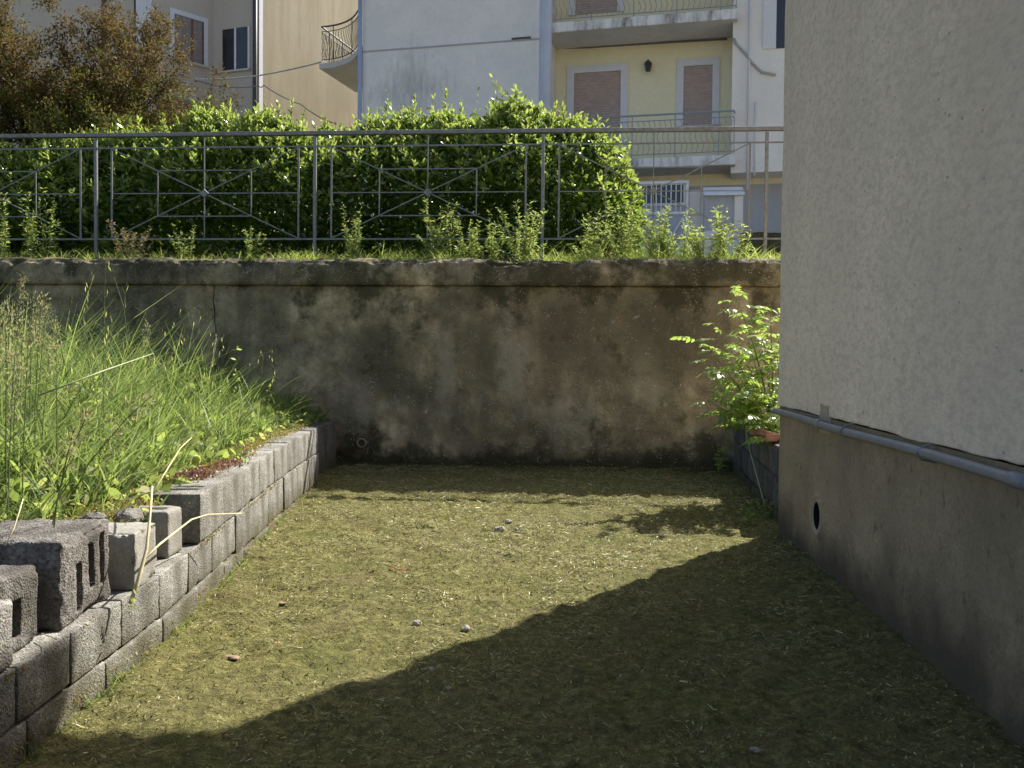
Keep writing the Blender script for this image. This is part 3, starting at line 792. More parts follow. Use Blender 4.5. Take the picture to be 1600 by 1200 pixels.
# ================================================================ RAILING on the verge
RV = 1.0
def build_railing():
    root = thing('railing', 'grey metal railing with crossed diagonals above the retaining wall', 'railing', WALL.m)
    mat = M['rail_metal']
    pu = [WALL.U(x, RV, 300) for x in (150, 492, 848, 1197)]
    w = (pu[3] - pu[0]) / 3
    pu = [pu[0] - w] + pu + [pu[3] + w]
    zt = (WALL.Z(300, 203, RV) + WALL.Z(1000, 210, RV)) / 2      # handrail
    z1 = (WALL.Z(300, 223, RV) + WALL.Z(1000, 232, RV)) / 2      # top rail
    z0 = (WALL.Z(300, 369, RV) + WALL.Z(1000, 378, RV)) / 2      # bottom rail
    zm = (z0 + z1) / 2
    a, b = pu[0] - .3, pu[-1] + .3
    MB().box(a, b, RV - .032, RV + .032, zt - .024, zt + .018).build('handrail', mat, root, False, .008)
    MB().bar((a, RV, z1), (b, RV, z1), .016, .012).build('top_rail', mat, root)
    MB().bar((a, RV, z0), (b, RV, z0), .018, .012).build('bottom_rail', mat, root)
    for u in pu:
        MB().box(u - .016, u + .016, RV - .014, RV + .014, upper_z(RV) - .1, zt - .036).build('post', mat, root)
    t = .011
    for p, q in zip(pu[:-1], pu[1:]):
        c = (p + q) / 2; hw = (q - p) / 2 * .853; hz = (z1 - z0) / 2
        for s in (-1, 1):
            MB().bar((c + s * hw, RV, z0 + .009), (c + s * hw, RV, z1 - .009), .018, t).build('frame_bar', mat, root)
            MB().bar((c + s * hw / 2, RV - .001, zm - hz / 2 + .007), (c + s * hw / 2, RV - .001, zm + hz / 2 - .007), t, .010).build('short_bar', mat, root)
            MB().bar((c - hw / 2, RV - .002, zm + s * hz / 2), (c + hw / 2, RV - .002, zm + s * hz / 2), t, .010).build('short_bar', mat, root)
            for s2 in (-1, 1):
                MB().bar((c + s * .04, RV - .004 * s * s2, zm + s2 * .02), (c + s * (hw - .012), RV - .004 * s * s2, zm + s2 * (hz - .012)), t, .010).build('diagonal_bar', mat, root)
            MB().bar((c + s * .05, RV - .003, zm), (c + s * (hw - .012), RV - .003, zm), t, .009).build('middle_bar', mat, root)
        MB().bar((c, RV + .001, zm + .05), (c, RV + .001, zt - .036), t, .010).build('middle_bar', mat, root)
        MB().bar((c, RV + .001, z0 + .009), (c, RV + .001, zm - .05), t, .010).build('middle_bar', mat, root)
        d = .047
        MB().add([(c, RV - .009, zm - d), (c + d, RV - .009, zm), (c, RV - .009, zm + d), (c - d, RV - .009, zm),
                  (c, RV + .009, zm - d), (c + d, RV + .009, zm), (c, RV + .009, zm + d), (c - d, RV + .009, zm)],
                 [(0, 1, 2, 3), (7, 6, 5, 4), (0, 4, 5, 1), (1, 5, 6, 2), (2, 6, 7, 3), (3, 7, 4, 0)]).build('centre_plate', mat, root)
    return zt
RAIL_Z = build_railing()

# ================================================================ BUILDINGS BEHIND
GZ = 2.15
# --- pale apartment building
pL = at(566, 300, 23.7); pR = at(1141, 300, 21.5)
FB, FBL = frame2(pL, pR)
def slats(mb, u0, u1, v, z0, z1, pitch=.055):
    n = int((z1 - z0) / pitch)
    for i in range(n):
        a = z0 + (z1 - z0) * i / n; b = z0 + (z1 - z0) * (i + 1) / n
        mb.add([(u0, v, a), (u1, v, a), (u1, v - .012, a + (b - a) * .45), (u0, v - .012, a + (b - a) * .45), (u1, v, b - .004), (u0, v, b - .004)],
               [(0, 1, 2, 3), (3, 2, 4, 5)])
    return mb
def shuttered(root, f, pxs, pys, v, name, trim, sill=True):
    """opening with white surround and roller shutter; pixel corners only fix its size on the wall plane"""
    (x0, x1), (y0, y1) = pxs, pys
    u0 = f.U(x0, v, 150); u1 = f.U(x1, v, 150); zt = f.Z((x0 + x1) / 2, y0, v); zb = f.Z((x0 + x1) / 2, y1, v)
    w = trim
    s = MB(); s.box(u0 - w, u0, v - .05, v + .02, zb, zt + w); s.box(u1, u1 + w, v - .05, v + .02, zb, zt + w); s.box(u0, u1, v - .05, v + .02, zt, zt + w)
    o = s.build(name, M['white_trim'], root)
    slats(MB(), u0, u1, v - .012, zb + .01, zt).build('shutter', M['shutter'], o)
    if sill: MB().box(u0 - w - .03, u1 + w + .03, v - .09, v + .02, zb - .045, zb - .002).build('sill', M['marble'], o)
    return o
def iron_panel(root, pts, zb, h, mat, pitch=.11, ornate=True, name='balustrade'):
    """balustrade following plan points: rails as one part, each baluster a part"""
    o = MB().tube([(x, y, zb + h) for x, y in pts], .022, 6).build(name, mat, root)
    MB().tube([(x, y, zb + h - .13) for x, y in pts], .011, 5).build('rail', mat, o)
    MB().tube([(x, y, zb + .10) for x, y in pts], .012, 5).build('rail', mat, o)
    # walk the polyline
    seg = []
    for (x0, y0), (x1, y1) in zip(pts[:-1], pts[1:]): seg.append((math.hypot(x1 - x0, y1 - y0), x0, y0, x1, y1))
    tot = sum(s[0] for s in seg); n = max(2, int(tot / pitch)); k = 0
    me_cache = {}
    for i in range(n + 1):
        d = tot * i / n; r = d
        for (l, x0, y0, x1, y1) in seg:
            if r <= l + 1e-6: break
            r -= l
        t = min(1, r / l); x, y = x0 + (x1 - x0) * t, y0 + (y1 - y0) * t; dx, dy = (x1 - x0) / l, (y1 - y0) / l
        if i % 8 == 0:
            MB().tube([(x, y, zb - .02), (x, y, zb + h)], .014, 5).build('stanchion', mat, o)
        else:
            key = round(math.atan2(dy, dx), 3)
            if key not in me_cache:
                q = [(math.sin((zz) * 2 * math.pi * 1.5) * .035 * (1 if .08 < zz < .95 else .3), zz) for zz in np.linspace(0, 1, 14)]
                b = MB().tube([(a * dx, a * dy, .10 + zz * (h - .23)) for a, zz in q], .007, 4)
                c = MB().tube([(a * dx, a * dy, .10) for a in (0,)] + [(0, 0, .101)], .006, 4)
                bo = b.build('baluster', mat, o); me_cache[key] = bo.data
            else:
                bo = link(bpy.data.objects.new('baluster', me_cache[key]), o)
            bo.location = (x, y, zb)
    return o
def build_pale_block():
    root = thing('apartment_building', 'pale apartment building with a yellow recessed balcony bay and brown shutters', 'building', FB.m)
    H = 10.6; D = 8.0
    uA = FB.U(851, 0, 150) + .05     # end of blank wall
    uB = FBL                         # right edge of yellow bay
    uC = uB + 5.5
    REC = 1.0
    zl = FB.Z(1180, 269, 0)          # underside of the upper storeys, right
    # blank wall left, upright mass
    MB().box(0, uA, 0, D, GZ - .3, H).build('wall', M['stained_render'], root)
    zz = FB.Z(570, 81, 0)
    MB().box(-.015, uA, -.02, 0.0, zz - .015, zz + .02).build('string_course', M['grey_render'], root)
    # pieces of flashing on the moulding
    MB().box(FB.U(800, 0, 60), FB.U(830, 0, 60), -.04, -.02, zz + .02, zz + .06).build('flashing', M['dark_iron'], root)
    # yellow bay
    MB().box(uA + .002, uB - .002, REC, D - .01, zl + .5, H - .01).build('bay_wall', M['yellow_render'], root)
    MB().box(uA + .002, uC - .02, REC - .2, D - .02, GZ - .3, zl + .5).build('ground_floor_wall', M['yellow_render'], root)
    MB().box(uA + .004, uC - .025, REC - .215, REC - .2, GZ - .3, FB.Z(1180, 288, .8)).build('ground_floor_dado', M['grey_render'], root)
    # right white part
    MB().box(uB, uC, 0, D - .005, zl, H).build('right_wall', M['white_render'], root)
    u = FB.U(1170, 0, 150); MB().tube([(u, -.03, zl - .4), (u, -.03, H)], .025, 8).build('downpipe', M['white_trim'], root, True)
    u = FB.U(1180, 0, 200); MB().tube([(u, -.025, zl - .1), (u, -.025, FB.Z(1180, 160, 0))], .018, 8).build('conduit', M['white_trim'], root, True)
    # window at the far right edge
    u0 = FB.U(1213, 0, 40); z0 = FB.Z(1213, 76, 0)
    w = MB().box(u0 - .28, u0 - .0, -.04, .01, z0, H - .2).build('window', M['white_trim'], root)
    MB().box(u0, u0 + 1.1, -.012, -.004, z0, H - .4).build('pane', M['glass'], w)
    # black hose on the wall
    hose = [(x, y) for x, y in ((866, 66), (880, 75), (920, 74), (980, 70), (1050, 66), (1120, 62), (1136, 61), (1150, 68), (1165, 84), (1175, 98), (1190, 113), (1212, 117))]
    pts = []
    for i, (x, y) in enumerate(hose):
        v = REC - .03 if x < 1140 else -.03
        u, z = FB.hit(x, y, v); pts.append((u, v, z))
    MB().tube(pts[:7], .022, 6).build('hose', M['cable'], root, True)
    MB().tube([(uB + .02, -.03, pts[7][2] + .12)] + pts[7:], .03, 6).build('hose', M['cable_pale'], root, True)
    # balconies
    for k, (py, nm) in enumerate(((16, 'upper'), (243, 'lower'))):
        zt = FB.Z(1138, py, -.2); th = .21
        zt0 = FB.Z(1138, py, -.2)
        s = MB().box(uA + .006, uB + .10, -.2, REC - .004, zt - th, zt).build('balcony_slab', M['soffit'], root)
        MB().box(uA + .006, uB + .13, -.235, -.202, zt - th + .01, zt + .012).build('drip_edge', M['slab'], s)
        iron_panel(root, [(uA + .1, -.17), (uB + .07, -.17), (uB + .07, -.02)], zt, .98, M['blue_iron'], .12)
    # doors and windows of the bay
    zb = FB.Z(1100, 243, -.2)
    shuttered(root, FB, (897, 970), (113, 250), REC, 'balcony_door', .17, False)
    shuttered(root, FB, (1068, 1113), (103, 196), REC, 'window', .16)
    zup = FB.Z(1138, 16, -.2)
    for (x0, x1) in ((898, 963),):
        shuttered(root, FB, (x0, x1), (-130, 22), REC, 'balcony_door', .17, False)
    shuttered(root, FB, (1068, 1113), (-130, -30), REC, 'window', .16)
    # left corner details: blue downpipe and dark edge
    MB().tube([(-.05, -.05, GZ), (-.05, -.05, H)], .055, 10).build('downpipe', M['blue_pipe'], root, True)
    # roof slab
    MB().box(-.5, uC + .3, -.5, D + .3, H, H + .25).build('roof', M['slab'], root)
    # side balcony curving round the left corner
    zt = FB.Z(560, 72, 0)
    R_ = -FB.U(499, 1.1, 60)
    arc = [(-.12, .02)] + [(-.12 - (R_ - .12) * t_, .02 + 1.08 * (1 - (1 - t_) ** 2.4)) for t_ in np.linspace(.10, 1.0, 10)] + [(-R_, 2.2), (-R_, 3.4)]
    MB().prism(arc[::-1] + [], zt - .12, zt).build('balcony_slab', M['slab'], root) if False else None
    poly = arc + [(-.004, 3.4), (-.004, .02)]
    poly = poly[::-1]
    MB().prism(poly, zt - .13, zt).build('balcony_slab', M['soffit'], root)
    inner = [(x * .97, y + .03) for x, y in arc]
    iron_panel(root, inner, zt, .95, M['dark_iron'], .10)
    return root
build_pale_block()

# --- tall pole standing before the facade
def build_pole():
    p = at(851, 200, 21.0); r = .138
    root = thing('utility_pole', 'thick pale grey pole standing in front of the pale building', 'pole', Matrix.Translation((p.x, 21.0, GZ)))
    MB().tube([(0, 0, -.2), (0, 0, 4), (0, 0, 9.5)], [r * 1.02, r, r * .96], 20).build('shaft', M['pole_paint'], root, True)
    MB().tube([(0, 0, -.1), (0, 0, .35), (0, 0, .4)], [r * 1.35, r * 1.3, r * 1.02], 20).build('footing', M['grey_render'], root, True)
build_pole()

# --- wall lantern
def build_lantern():
    u, z = FB.hit(1013, 104, .88)
    root = thing('wall_lantern', 'small dark wall lantern between the two brown shutters', 'lantern', FB.m @ Matrix.Translation((u, .93, z)))
    m = M['dark_iron']
    MB().tube([(0, .06, -.04), (0, -.02, .12), (0, -.10, .14)], .012, 6).build('arm', m, root)
    MB().tube([(0, .068, -.04), (0, .055, -.04)], .05, 10).build('wall_plate', m, root)
    vs = []
    for (r, zz) in ((.045, -.13), (.085, .06)): vs += [(r * math.cos(math.pi / 3 * k), -.10 + r * math.sin(math.pi / 3 * k), zz) for k in range(6)]
    MB().add(vs, [(k, (k + 1) % 6, 6 + (k + 1) % 6, 6 + k) for k in range(6)] + [tuple(range(6))]).build('glass', M['glass'], root)
    for k in range(6):
        MB().tube([vs[k], vs[6 + k]], .008, 4).build('bar', m, root)
    MB().tube([(0, -.10, .06), (0, -.10, .10), (0, -.10, .15)], [.10, .06, .012], 6).build('cap', m, root)
build_lantern()

# --- beige building on the left
def build_beige():
    pB = at(404, 150, 27.0)                                   # near corner
    dC = math.atan2(.917, .40); dB = math.atan2(-.34, .94); dA = math.atan2(.76, .65); dD = math.atan2(-.20, .98)
    # plan points
    def along(px, start, ang, sign):
        # point on the line start + s*dir that is seen in column px
        d = Vector((math.cos(ang), math.sin(ang), 0)) * sign; r = ray(px, 200)
        # (start + s d).x / .y == r.x / r.y
        k = r.x / r.y; s = (k * start.y - start.x) / (d.x - k * d.y); return start + d * s
    pAB = along(334, pB, dB, -1)
    pAD = along(237, pAB, dA, -1)
    pD = along(-140, pAD, dD, -1)
    pC = pB + Vector((math.cos(dC), math.sin(dC), 0)) * 9.0
    H = 14.0
    fr = Frame(pB.x, pB.y, 0)
    root = thing('apartment_building', 'beige building at the left behind the tree, one sunlit tan side', 'building', fr.m)
    loc = lambda p: (p.x - pB.x, p.y - pB.y)
    def wall(p, q, z0, z1, mat, name, th=.3):
        f, L = frame2(p, q)
        o = MB().box(0, L, 0, th, z0, z1).build(name, mat, root)
        o.matrix_local = fr.m.inverted() @ f.m
        return o, f, L
    # sunlit side
    oC, fC, lC = wall(pB, pC, GZ - .4, H, M['tan_render'], 'sunlit_wall', .3)
    oB, fB, lB = wall(pAB, pB, GZ - .4, H, M['beige_render'], 'wall', .3)
    zA = Frame(pAB.x, pAB.y, dA).Z(328, 171, 0)
    oA, fA, lA = wall(pAD, pAB, zA, H, M['beige_render'], 'wall', .3)
    oD, fD, lD = wall(pD, pAD, GZ - .4, H, M['beige_render'], 'wall', .3)
    # overhang soffit and recessed ground floor in ochre
    inn = Vector((-math.sin(dA), math.cos(dA), 0)) * 1.1
    a, b = loc(pAD), loc(pAB); c = (b[0] + inn.x, b[1] + inn.y); d = (a[0] + inn.x, a[1] + inn.y)
    MB().prism([a, b, c, d], zA + .002, zA + .12).build('soffit', M['beige_render'], root)
    o, f, L = wall(pAD + inn * 1.0 - (pAB - pAD) * 1.5, pAB + inn + (pAB - pAD) * 1.5, GZ - .4, zA - .002, M['ochre_render'], 'recessed_wall', .2)
    # pilaster at the bay's left corner, and drainpipes
    f, L = frame2(pD, pAD)
    o = MB().box(L - .42, L + .012, -.06, -.002, GZ - .3, H).build('pilaster', M['white_trim'], root); o.matrix_local = fr.m.inverted() @ f.m
    u = f.U(165, 0, 60)
    o = MB().tube([(u, -.08, GZ), (u, -.08, H)], .06, 8).build('drainpipe', M['brown_pipe'], root, True); o.matrix_local = fr.m.inverted() @ f.m
    u = f.U(212, 0, 60)
    o = MB().tube([(u, -.04, GZ), (u, -.04, H)], .02, 6).build('conduit', M['dark_pipe'], root, True); o.matrix_local = fr.m.inverted() @ f.m
    # the dark downpipe at the near corner
    f, L = frame2(pAB, pB)
    o = MB().tube([(L - .06, -.09, GZ), (L - .06, -.09, H)], .065, 10).build('downpipe', M['dark_pipe'], root, True); o.matrix_local = fr.m.inverted() @ f.m
    o = MB().box(0, .16, -.02, -.002, GZ - .3, H).build('corner_strip', M['white_trim'], root); o.matrix_local = fr.m.inverted() @ fC.m
    # windows: (frame, wall, pixel box, surround)
    def window(f, x0, x1, y0, y1, trim, pane, split, fm, xm=None):
        xm = xm or (x0 + x1) / 2
        ym = (y0 + y1) / 2
        u0 = f.U(x0, 0, ym); u1 = f.U(x1, 0, ym); zt = f.Z(xm, y0, 0); zb = f.Z(xm, y1, 0)
        s = MB()
        if trim:
            s.box(u0 - trim, u0, -.03, -.001, zb, zt + trim); s.box(u1, u1 + trim, -.03, -.001, zb, zt + trim); s.box(u0, u1, -.03, -.001, zt, zt + trim)
        else:
            s.box(u0 - .04, u0, -.02, -.001, zb, zt + .04); s.box(u1, u1 + .04, -.02, -.001, zb, zt + .04); s.box(u0, u1, -.02, -.001, zt, zt + .04)
        o = s.build('window', M['white_trim'] if trim else M['beige_render'], root); o.matrix_local = fr.m.inverted() @ f.m
        MB().box(u0 - trim - .05, u1 + trim + .05, -.10, -.001, zb - .05, zb - .001).build('sill', M['marble'], o)
        if pane == 'shutter':
            slats(MB(), u0, u1, -.004, zb + .01, zt, .05).build('shutter', M['shutter_grey'], o)
        else:
            MB().box(u0, u1, -.006, -.001, zb, zt).build('pane', M['glass'], o)
        for q in split:
            uc = u0 + (u1 - u0) * q
            MB().box(uc - .03, uc + .03, -.022, -.007 if pane != 'shutter' else -.018, zb, zt).build('mullion', fm, o)
        MB().box(u1 - .05, u1, -.024, -.019, zb, zt).build('jamb', fm, o)
        return o
    window(fA, 272, 318, 28, 97, .13, 'shutter', (.60,), M['wood_frame'], 295)
    window(fB, 348, 390, 44, 110, 0, 'glass', (.48,), M['white_metal'], 369)
    # roof slab (out of the picture)
    MB().prism([loc(pD), loc(pAD), loc(pAB), loc(pB), loc(pC), (loc(pC)[0] - 6, loc(pC)[1] + 2), (loc(pD)[0], loc(pD)[1] + 9)], H, H + .2).build('roof', M['slab'], root)
    return fA, fB, fC
fA, fBw, fC = build_beige()

# --- sagging cables strung from the pale building to the beige one
def cable(name, pts, r, mat, label, sag=0.0):
    P = []
    for a, b in zip(pts[:-1], pts[1:]):
        for t in np.linspace(0, 1, 8, endpoint=False):
            P.append(a.lerp(b, t) - Vector((0, 0, sag * 4 * t * (1 - t))))
    P.append(pts[-1])
    tag(MB().tube(P, r, 5).build(name, mat, None, True), label, 'cable')
cable('overhead_cable', [at(250, 121, 25.7), at(330, 124, 25.2), at(405, 118, 25.0), at(502, 97, 24.7)], .020, M['cable_pale'], 'pale overhead cable from the side balcony towards the tree', .02)
cable('overhead_cable', [fA.w(*[fA.hit(262, 108, -.12)[0], -.12, fA.hit(262, 108, -.12)[1]]), at(340, 134, 26.6), at(404, 134, 26.4), at(412, 133, 26.3), at(470, 163, 26.0), at(520, 192, 25.8)], .014, M['cable'], 'thin dark cable sagging below the windows of the beige building', .05)

# ---------------------------------------------------------------- gate, pillar, cabinet, garden wall across the street
def build_gate():
    Y = 19.0
    f = Frame(at(1002, 330, Y).x, Y, math.radians(-12))
    u1 = f.U(1072, 0, 300); zt = f.Z(1040, 283, 0); zm = f.Z(1040, 331, 0); zm2 = zm - .1
    root = thing('metal_gate', 'pale metal gate with white bars and a crossed blue-grey lower panel', 'gate', f.m)
    for (a, b, c, d) in ((0, u1, zt - .05, zt), (0, u1, zm - .05, zm), (0, u1, GZ + .1, GZ + .16)):
        MB().box(a, b, -.02, .02, c, d).build('crossbar', M['white_metal'], root)
    for a in (-.05, u1): MB().box(a, a + .05, -.02, .02, GZ, zt).build('stile', M['white_metal'], root)
    n = 9
    for i in range(1, n):
        u = u1 * i / n; MB().tube([(u, 0, zm), (u, 0, zt - .05)], .012, 6).build('bar', M['white_metal'], root)
    MB().box(0, u1, .0, .014, GZ + .16, zm - .05).build('panel', M['gate_blue'], root)
    h0, h1 = GZ + .3, zm - .12
    MB().bar((.05, -.014, h0), (u1 - .05, -.014, h1), .03, .02).build('brace', M['white_metal'], root)
    MB().bar((.05, -.016, h1), (u1 - .05, -.016, h0), .03, .02).build('brace', M['white_metal'], root)
    # dark opening behind the bars is the ground floor window of the building
    f2 = Frame(at(1077, 330, 18.9).x, 18.9, math.radians(-12))
    w = f2.U(1098, 0, 330); z = f2.Z(1088, 292, 0)
    root = thing('gate_pillar', 'white rendered gate pillar beside the white-lidded cabinet', 'pillar', f2.m)
    MB().box(0, w, 0, .34, GZ - .1, z - .05).build('shaft', M['white_render'], root)
    MB().box(-.03, w + .03, -.03, .37, z - .05, z).build('cap', M['shutter_grey'], root)
    f3 = Frame(at(1101, 330, 18.4).x, 18.4, math.radians(-8))
    w = f3.U(1161, 0, 330); z = f3.Z(1130, 306, 0); zt = f3.Z(1130, 295, 0)
    root = thing('meter_cabinet', 'grey recessed meter cabinet in a white surround with a white sloping lid', 'cabinet', f3.m)
    MB().box(0, w - .16, .03, .35, GZ - .1, z).build('door', M['grey_render'], root)
    MB().box(w - .16, w, 0, .36, GZ - .1, z).build('side_wall', M['white_render'], root)
    MB().box(0.0, w - .16, 0.0, .36, GZ - .1, f3.Z(1130, 361, 0)).build('base', M['white_render'], root)
    MB().add([(-.02, -.10, z - .0), (w + .02, -.10, z - .0), (w + .02, .40, zt + .03), (-.02, .40, zt + .03), (-.02, -.10, z + .03), (w + .02, -.10, z + .03), (w + .02, .40, zt + .1), (-.02, .40, zt + .1)],
             [(0, 3, 2, 1), (4, 5, 6, 7), (0, 1, 5, 4), (1, 2, 6, 5), (2, 3, 7, 6), (3, 0, 4, 7)]).build('lid', M['white_metal'], root)
    f4 = Frame(at(1158, 380, 17.6).x, 17.6, math.radians(-8)); z = f4.Z(1190, 362, 0)
    us = np.arange(0, 3.0, .04)
    P, Fq = sweep(us, [(0, GZ - .2), (0, z - .05), (.0, z - .01), (.05, z), (.2, z), (.22, GZ - .2)], lambda P, j: P + np.stack([0 * P[:, 0], fbm(P, 4, 5) * .02, fbm(P, 5, 8) * .05 * (P[:, 2] > z - .2)], -1))
    o = obj_np('garden_wall', P, Fq, M['old_concrete'], None, False); o.matrix_world = f4.m
    tag(o, 'low rough concrete garden wall beside the cabinet, half hidden by the house', 'wall')
build_gate()
def build_ground_window():
    u0 = FB.U(1003, .8, 300); u1 = FB.U(1068, .8, 300); zt = FB.Z(1035, 290, .8); zb = FB.Z(1035, 318, .8)
    root = thing('ground_floor_window', 'dark ground floor window behind the white gate bars', 'window', FB.m)
    MB().box(u0, u1, .765, .782, zb, zt).build('pane', M['glass'], root)
    s = MB(); s.box(u0 - .06, u0, .745, .784, zb - .06, zt + .06); s.box(u1, u1 + .06, .745, .784, zb - .06, zt + .06); s.box(u0, u1, .745, .784, zt, zt + .06); s.box(u0, u1, .745, .784, zb - .06, zb)
    s.build('frame', M['white_metal'], root)
build_ground_window()

# ================================================================ VEGETATION
def strip_obj(name, args, mat, parent=None, kind=None, label=None, cat=None, prof=LEAF, smooth=True):
    V, Fq = strips(*args, prof)
    o = obj_np(name, V, Fq, mat, parent, smooth)
    if kind: o['kind'] = kind
    if label: o['label'] = label
    return o
def leaf_args(P, D, L, W, droop=.25, rng=RNG):
    side = perp(D, rng)
    bend = np.zeros_like(P); bend[:, 2] = -droop * rng.uniform(.2, 1.2, len(P))
    bend += rand_unit(len(P), rng) * .12
    return P, D, L, W, bend, side

# ---------------------------------------------------------------- laurel hedge
def build_hedge():
    rng = np.random.default_rng(5)
    root = thing('laurel_hedge', 'dense glossy green laurel hedge behind the railing', 'hedge', WALL.m)
    VC = 2.6
    prof_px = [(-170, 250), (-60, 250), (0, 248), (50, 244), (110, 232), (200, 232), (255, 222), (285, 200), (330, 186), (400, 192), (455, 184), (500, 204), (540, 208), (580, 194), (620, 186), (655, 200),
               (700, 180), (760, 186), (800, 186), (845, 196), (880, 190), (915, 206), (945, 228), (970, 250), (985, 285), (995, 315), (1000, 345), (1000, 400)]
    us = []; zs = []
    for x, y in prof_px:
        u, z = WALL.hit(x, y, VC); us.append(u); zs.append(z)
    us = np.array(us); zs = np.array(zs)
    u0, u1 = us[0], us[-2]
    gz = upper_z(VC)
    top = lambda u: np.interp(u, us[:-2], zs[:-2]) + vnoise(np.stack([np.atleast_1d(u) * 1.0, 0 * np.atleast_1d(u), 0 * np.atleast_1d(u)], -1), 2.6, 5) * .09 + vnoise(np.stack([np.atleast_1d(u) * 1.0, 0 * np.atleast_1d(u), 0 * np.atleast_1d(u)], -1), 6.5, 6) * .06
    def lumps(u, z): return fbm(np.stack([u, 0 * u, z], -1), 2.0, 77, 3)
    def front(u, w):
        """v of the leafy face at relative height w: upright below, leaning back above"""
        e = np.clip((u1 - u) / .5, 0, 1) ** .5
        return VC - (1.15 - 1.0 * np.clip((w - .40) / .60, 0, 1) ** 1.25) * (.35 + .65 * e) - .30 * lumps(u, w * 1.6)
    def back(u, w): return 3.35 - .5 * np.clip(w, 0, 1) ** 4 + 0 * u
    N = 44000
    U = rng.uniform(u0, u1, N); T = top(U); w = rng.uniform(0, 1, N) ** .85
    f = rng.uniform(size=N) < .78
    s = np.where(f, -1, 1)
    Vv = np.where(f, front(U, w) + np.abs(rng.normal(0, .13, N)), back(U, w) - np.abs(rng.normal(0, .12, N)))
    P = np.stack([U, Vv, gz + w * (T - gz) + lumps(U * 1.7, w) * .12 * w], -1) + rng.normal(0, .02, (N, 3))
    D = unit(np.stack([rng.normal(0, .7, N), s * .7 + rng.normal(0, .5, N), .45 + w * .6 + rng.normal(0, .45, N)], -1))
    L = rng.uniform(.05, .11, N); W = L * rng.uniform(.36, .48, N)
    strip_obj('leaves', leaf_args(P, D, L, W, .3, rng), M['laurel'], root, 'stuff')
    # inner foliage
    N = 26000; U = rng.uniform(u0, u1 - .1, N); T = top(U); w = rng.uniform(0, .93, N); q = rng.uniform(.08, .95, N)
    P = np.stack([U, front(U, w) * (1 - q) + back(U, w) * q, gz + w * (T - gz)], -1)
    D = unit(rng.normal(0, 1, (N, 3)) + np.array([0, -.3, .3])); L = rng.uniform(.08, .13, N)
    strip_obj('inner_leaves', leaf_args(P, D, L, L * .5, .3, rng), M['laurel'], root, 'stuff', prof=(.3, 1, .2))
    # young shoots, each a short whorl of bright leaves: thick on the slope and crest, few on the shaded face
    K = 1900
    U = rng.uniform(u0, u1 - .02, K); T = top(U); w = 1.0 - np.abs(rng.normal(0, .27, K)); w = np.clip(w, .12, 1.0)
    keep = (w > .42) | (rng.uniform(size=K) < .5); U, T, w = U[keep], T[keep], w[keep]; K = len(U)
    Vv = np.where(rng.uniform(size=K) < .8, front(U, w) - .02, rng.uniform(front(U, w), back(U, w)))
    C = np.stack([U, Vv, gz + w * (T - gz) + lumps(U * 1.7, w) * .12 * w], -1)
    A = unit(np.stack([rng.normal(0, .30, K), rng.normal(-.30, .25, K), np.ones(K)], -1)); H = rng.gamma(1.5, .06, K) + .02
    n = 9; t = np.tile(np.linspace(0, 1, n), K); Pc = np.repeat(C, n, 0) + np.repeat(A, n, 0) * (np.repeat(H, n) * t)[:, None]
    an = np.tile(np.arange(n) * 2.4, K) + np.repeat(rng.uniform(0, 6.3, K), n)
    R = np.stack([np.cos(an), np.sin(an), 0 * an], -1)
    D = unit(R * (1.0 - .5 * t)[:, None] + np.repeat(A, n, 0) * (.35 + .8 * t)[:, None] + rng.normal(0, .2, (len(t), 3)))
    L = rng.uniform(.05, .10, len(t)) * (1.05 - .25 * t); W = L * rng.uniform(.32, .44, len(t))
    strip_obj('new_leaves', leaf_args(Pc, D, L, W, .22, rng), M['laurel_new'], root, 'stuff')
    # stems inside
    for i in range(26):
        u = u0 + (u1 - u0) * (i + .5) / 26 + rng.uniform(-.1, .1); h = float(top(u)[0]) - gz
        pts = [(u, VC - .2, gz - .1), (u + rng.uniform(-.1, .1), VC + rng.uniform(-.1, .1), gz + h * .4), (u + rng.uniform(-.25, .25), VC + rng.uniform(-.25, .25), gz + h * .85)]
        MB().tube(pts, [.025, .018, .008], 6).build('stem', M['bark'], root)
    # tall shoots that stand out above the outline: stem with its own leaves
    shoots = [(692, 128, .02), (718, 152, -.04), (740, 160, .05), (652, 152, .03), (640, 166, -.05), (868, 152, .02), (845, 168, .06), (800, 160, 0), (455, 150, .04), (440, 160, -.05), (365, 158, .02), (310, 164, -.03),
              (515, 186, .05), (535, 190, .03), (575, 166, 0), (610, 162, .03), (902, 176, .05), (935, 186, .06), (960, 205, .12), (985, 222, .15), (262, 186, .05), (770, 162, -.05), (830, 166, .04), (585, 172, -.06), (340, 170, .05), (475, 172, .05), (880, 165, -.03)]
    for (x, y, lean) in shoots:
        u, z = WALL.hit(x, y, VC - .1); z0 = float(top(np.clip(u, u0, u1))[0]) - .22
        base = np.array([u - lean * 1.5, VC - .1 + rng.uniform(-.2, .3), min(z0, z - .2)]); tip = np.array([u, base[1], z - .04])
        st = MB().tube([base, (base + tip) / 2 + np.array([lean * .2, 0, 0]), tip], [.007, .006, .003], 5).build('shoot', M['stem_green'], root)
        n = int(10 + 44 * (tip[2] - base[2])); t = np.linspace(.1, 1.0, n) ** .8
        P = base + (tip - base) * t[:, None]
        an = np.arange(n) * 2.4
        D = unit(np.stack([np.cos(an) * (1.0 - .55 * t), np.sin(an) * (1.0 - .55 * t), .35 + 1.0 * t ** 2], -1)); L = rng.uniform(.065, .10, n) * (1 - .25 * t)
        strip_obj('leaves', leaf_args(P, D, L, L * .36, .2, rng), M['laurel_new'], st)
    # the leaves that show largest, each a piece of its own
    variants = []
